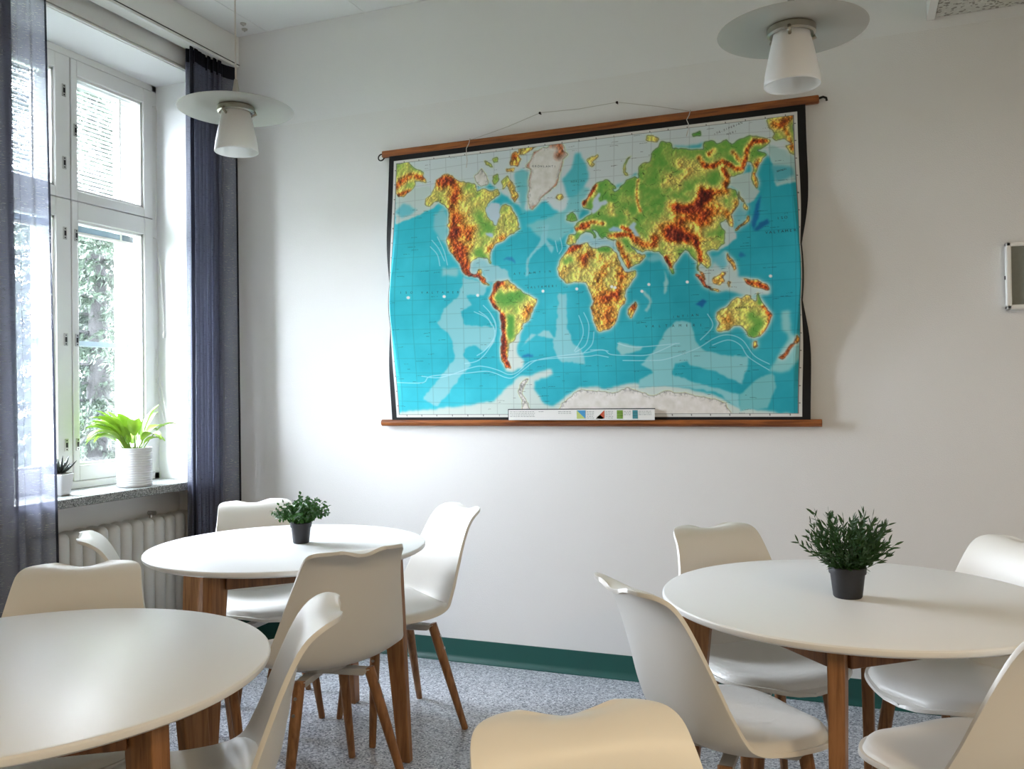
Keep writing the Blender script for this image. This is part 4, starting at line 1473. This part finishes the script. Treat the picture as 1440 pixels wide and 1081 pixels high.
# legend strip
lg = empty('legend', (0, 0, 0))
lg.parent = mp_
LX0, LX1, LZ0, LZ1 = -1.519, -.826, 1.171, 1.219
yl = D - .052
MB().box(LX0, LX1, yl, yl + .003, LZ0, LZ1).build('legend_sheet', M['white_paint'], lg)
MB().box(LX0 - .003, LX1 + .003, yl - .0002, yl + .0028, LZ1, LZ1 + .004).box(LX0 - .003, LX0, yl - .0002, yl + .0028, LZ0, LZ1).build('legend_outline', M['ink'], lg)
sw = {k: mat('legend_' + k, c, .6) for k, c in {'blue': (70, 150, 200), 'lime': (190, 205, 120), 'green': (120, 160, 60), 'red': (196, 84, 50), 'grey': (150, 155, 150), 'teal': (60, 140, 150)}.items()}


def lp(px_):
    return LX0 + (px_ - 721) / (924 - 721) * (LX1 - LX0)


def flat(pts, m, name):
    MB().add([(x, yl - .0008, z) for x, z in pts], [tuple(range(len(pts)))]).build(name, m, lg)


zt, zb = LZ1 - .004, LZ0 + .006
flat([(lp(819), zt), (lp(831), zt), (lp(831), zb)], sw['blue'], 'colour_key')
flat([(lp(819), zt), (lp(831), zb), (lp(819), zb)], sw['lime'], 'colour_key')
flat([(lp(857), zt), (lp(857), zb), (lp(845), zb)], sw['red'], 'colour_key')
flat([(lp(857), zb), (lp(851), (zt + zb) / 2), (lp(845), zb)], sw['lime'], 'colour_key')
for a, b, k in ((874, 882, 'green'), (895, 902, 'teal')):
    flat([(lp(a), zt), (lp(b), zt), (lp(b), zb), (lp(a), zb)], sw[k], 'colour_key')
    for q in (.33, .66):
        z = zb + (zt - zb) * q
        flat([(lp(a), z), (lp(b), z), (lp(b), z + .0015), (lp(a), z + .0015)], M['ink'], 'colour_key')
rl = random.Random(2)
small = MB()
for x0_, x1_, rows_ in ((723, 760, 4), (765, 772, 1), (793, 812, 2), (833, 843, 5), (859, 869, 5), (883, 893, 3), (903, 920, 3)):
    for r_i in range(rows_):
        z = zt - .004 - r_i * .0075
        x = x0_
        while x < x1_ - 1:
            L = rl.uniform(1.2, 4)
            a, b = lp(x), lp(min(x1_, x + L))
            small.add([(a, yl - .0009, z), (b, yl - .0009, z), (b, yl - .0009, z - .0022), (a, yl - .0009, z - .0022)], [(0, 1, 2, 3)])
            x += L + .8
small.build('small_print', sw['grey'], lg)


# lettering printed on the map
def letters(txt, p0, p1, hpx, mname='ink'):
    """spread the characters evenly between two photo pixels of the print"""
    mb = MB()
    n = len(txt)
    u0, v0 = px2uv(*p0)
    u1, v1 = px2uv(*p1)
    hgt = hpx / 440.
    for i, ch in enumerate(txt):
        if ch == ' ':
            continue
        cu = bpy.data.curves.new('glyph', 'FONT')
        cu.body = ch
        cu.size = 1
        cu.align_x = 'CENTER'
        ob = bpy.data.objects.new('glyph', cu)
        COL.objects.link(ob)
        dg = bpy.context.evaluated_depsgraph_get()
        me = bpy.data.meshes.new_from_object(ob.evaluated_get(dg))
        bpy.data.objects.remove(ob)
        t = i / max(1, n - 1)
        uc, vc = u0 + (u1 - u0) * t, v0 + (v1 - v0) * t
        vs = []
        for q in me.vertices:
            uu = uc + q.co.x * hgt * 1.35 * MH / MW
            vv_ = vc - q.co.y * hgt * 1.35
            x, y, z = sheet(uu, vv_)
            vs.append((float(x), float(y) - .0012, float(z)))
        mb.add(vs, [tuple(p.vertices) for p in me.polygons])
        bpy.data.meshes.remove(me)
    mb.build('lettering', M[mname], mp_)


letters('ISO', (1090, 313), (1100, 312), 3.9)
letters('VALTAMERI', (1074, 333), (1115, 330), 3.9)
letters('ATLANTIN', (729, 389), (779, 386), 3.6)
letters('VALTAMERI', (748, 408), (788, 406), 3.6)
letters('ISO VALTAMERI', (582, 416), (659, 414.5), 3.6)
letters('INTIAN', (950, 449), (982, 446), 3.6)
letters('VALTAMERI', (913, 462), (987, 460), 3.9)
letters('GRÖNLANTI', (753, 239), (784, 239.5), 3.4)
letters('ITÄ-SIPERIAN', (1007, 194), (1044, 178), 3.4)
letters('MERI', (1025, 194), (1036, 190), 3.1)
letters('AUSTRALIA', (1034, 436), (1052, 435), 3.1)
letters('BERINGIN', (1093, 246), (1104, 243), 2.6)
letters('NORJAN', (808, 261), (825, 260), 2.9)

# ------------------------------------------------------------------ outdoors
gd = MB().box(-45, -3.78, -30, 40, -1.3, -1.2).build('lawn_ground', M['grass_out'])
tag(gd, kind='structure')


def spruce(loc, h, r, seed, label):
    rng = random.Random(seed)
    root = empty('spruce_tree', loc)
    MB().tube([(0, 0, 0), (.03, .02, h * .5), (0, 0, h)], [.16, .09, .015], 10).build('trunk', M['bark'], root, smooth=True)
    br_, nd = MB(), []
    z = .5
    while z < h - .2:
        q = 1 - z / h
        R_ = r * (q ** .8) + .12
        for k in range(10):
            az = rng.uniform(0, 2 * PI)
            hd = Vector((math.cos(az), math.sin(az), 0))
            L = R_ * rng.uniform(.7, 1.1)
            pts = [Vector((0, 0, z)) + hd * L * t + Vector((0, 0, .25 * L * t - .55 * L * t * t)) for t in (0, .33, .66, 1)]
            br_.tube(pts, [.02, .014, .008, .003], 4)
            sd = Vector((-hd.y, hd.x, 0))
            nt_ = int(14 + L * 24)
            for m_ in range(nt_):
                t = rng.uniform(.04, 1)
                p = Vector((0, 0, z)) + hd * L * t + Vector((0, 0, .25 * L * t - .55 * L * t * t))
                tw = (hd * .6 + sd * rng.uniform(-1, 1) + Vector((0, 0, -rng.uniform(.2, .9)))).normalized()
                tl_ = rng.uniform(.10, .26)
                for n_ in range(7):
                    b = p + tw * tl_ * n_ / 7
                    d_ = (tw * .8 + Vector((rng.gauss(0, .6), rng.gauss(0, .6), rng.gauss(0, .5)))).normalized()
                    s_ = d_.cross(Vector((rng.random(), rng.random(), 1))).normalized() * .011
                    nd.append((b - s_, b + s_, b + d_ * rng.uniform(.04, .08)))
        z += rng.uniform(.13, .2)
    br_.build('branches', M['bark'], root)
    me = bpy.data.meshes.new('needles')
    v = np.array([[tuple(p) for p in t] for t in nd], np.float32).reshape(-1, 3)
    n = len(nd)
    me.vertices.add(n * 3)
    me.vertices.foreach_set('co', v.ravel())
    me.loops.add(n * 3)
    me.loops.foreach_set('vertex_index', np.arange(n * 3, dtype=np.int32))
    me.polygons.add(n)
    me.polygons.foreach_set('loop_start', np.arange(0, n * 3, 3, dtype=np.int32))
    me.polygons.foreach_set('loop_total', np.full(n, 3, np.int32))
    me.update(calc_edges=True)
    me.materials.append(M['spruce'])
    o = bpy.data.objects.new('needles', me)
    link(o, root)
    tag(o, kind='stuff')
    tag(root, label, 'tree')


spruce((-6.6, 6.15, -1.2), 6.0, 1.35, 1, 'nearest spruce outside the clear lower window pane')
spruce((-9.6, 7.6, -1.2), 7.5, 1.25, 4, 'green spruce outside, seen through the sheer curtain')
spruce((-9.7, 10.35, -1.2), 7.5, 1.25, 2, 'slim spruce outside, half hidden by the nearest spruce')
spruce((-13.0, 12.0, -1.2), 9.0, 1.6, 5, 'tall spruce farthest behind the other spruces outside')


def shrub(loc, r, seed, label):
    rng = random.Random(seed)
    root = empty('garden_shrub', loc)
    st, lv = MB(), MB()
    for k in range(70):
        az, el = rng.uniform(0, 2 * PI), math.acos(rng.uniform(.0, 1))
        d = Vector((math.cos(az) * math.sin(el), math.sin(az) * math.sin(el), .4 + math.cos(el)))
        pts = [Vector((0, 0, 0)), d * r * .5, d * r * .8 + Vector((0, 0, .1 * r)), d * r]
        st.tube(pts, [.012, .008, .005, .002], 4)
        for m_ in range(36):
            p = d * r * rng.uniform(.45, 1.05) + Vector((rng.gauss(0, .09), rng.gauss(0, .09), rng.gauss(0, .09)))
            blade(lv, p, Vector((rng.gauss(0, 1), rng.gauss(0, 1), rng.gauss(0, 1))), rng.uniform(.04, .08), .035, Vector((rng.gauss(0, 1), rng.gauss(0, 1), 1)), rng)
    st.build('branches', M['bark'], root)
    tag(lv.build('leaves', M['shrub'], root), kind='stuff')
    tag(root, label, 'shrub')


shrub((-4.95, 4.2, -1.2), 1.1, 3, 'pale leafy shrub outside at the bottom of the clear window pane')
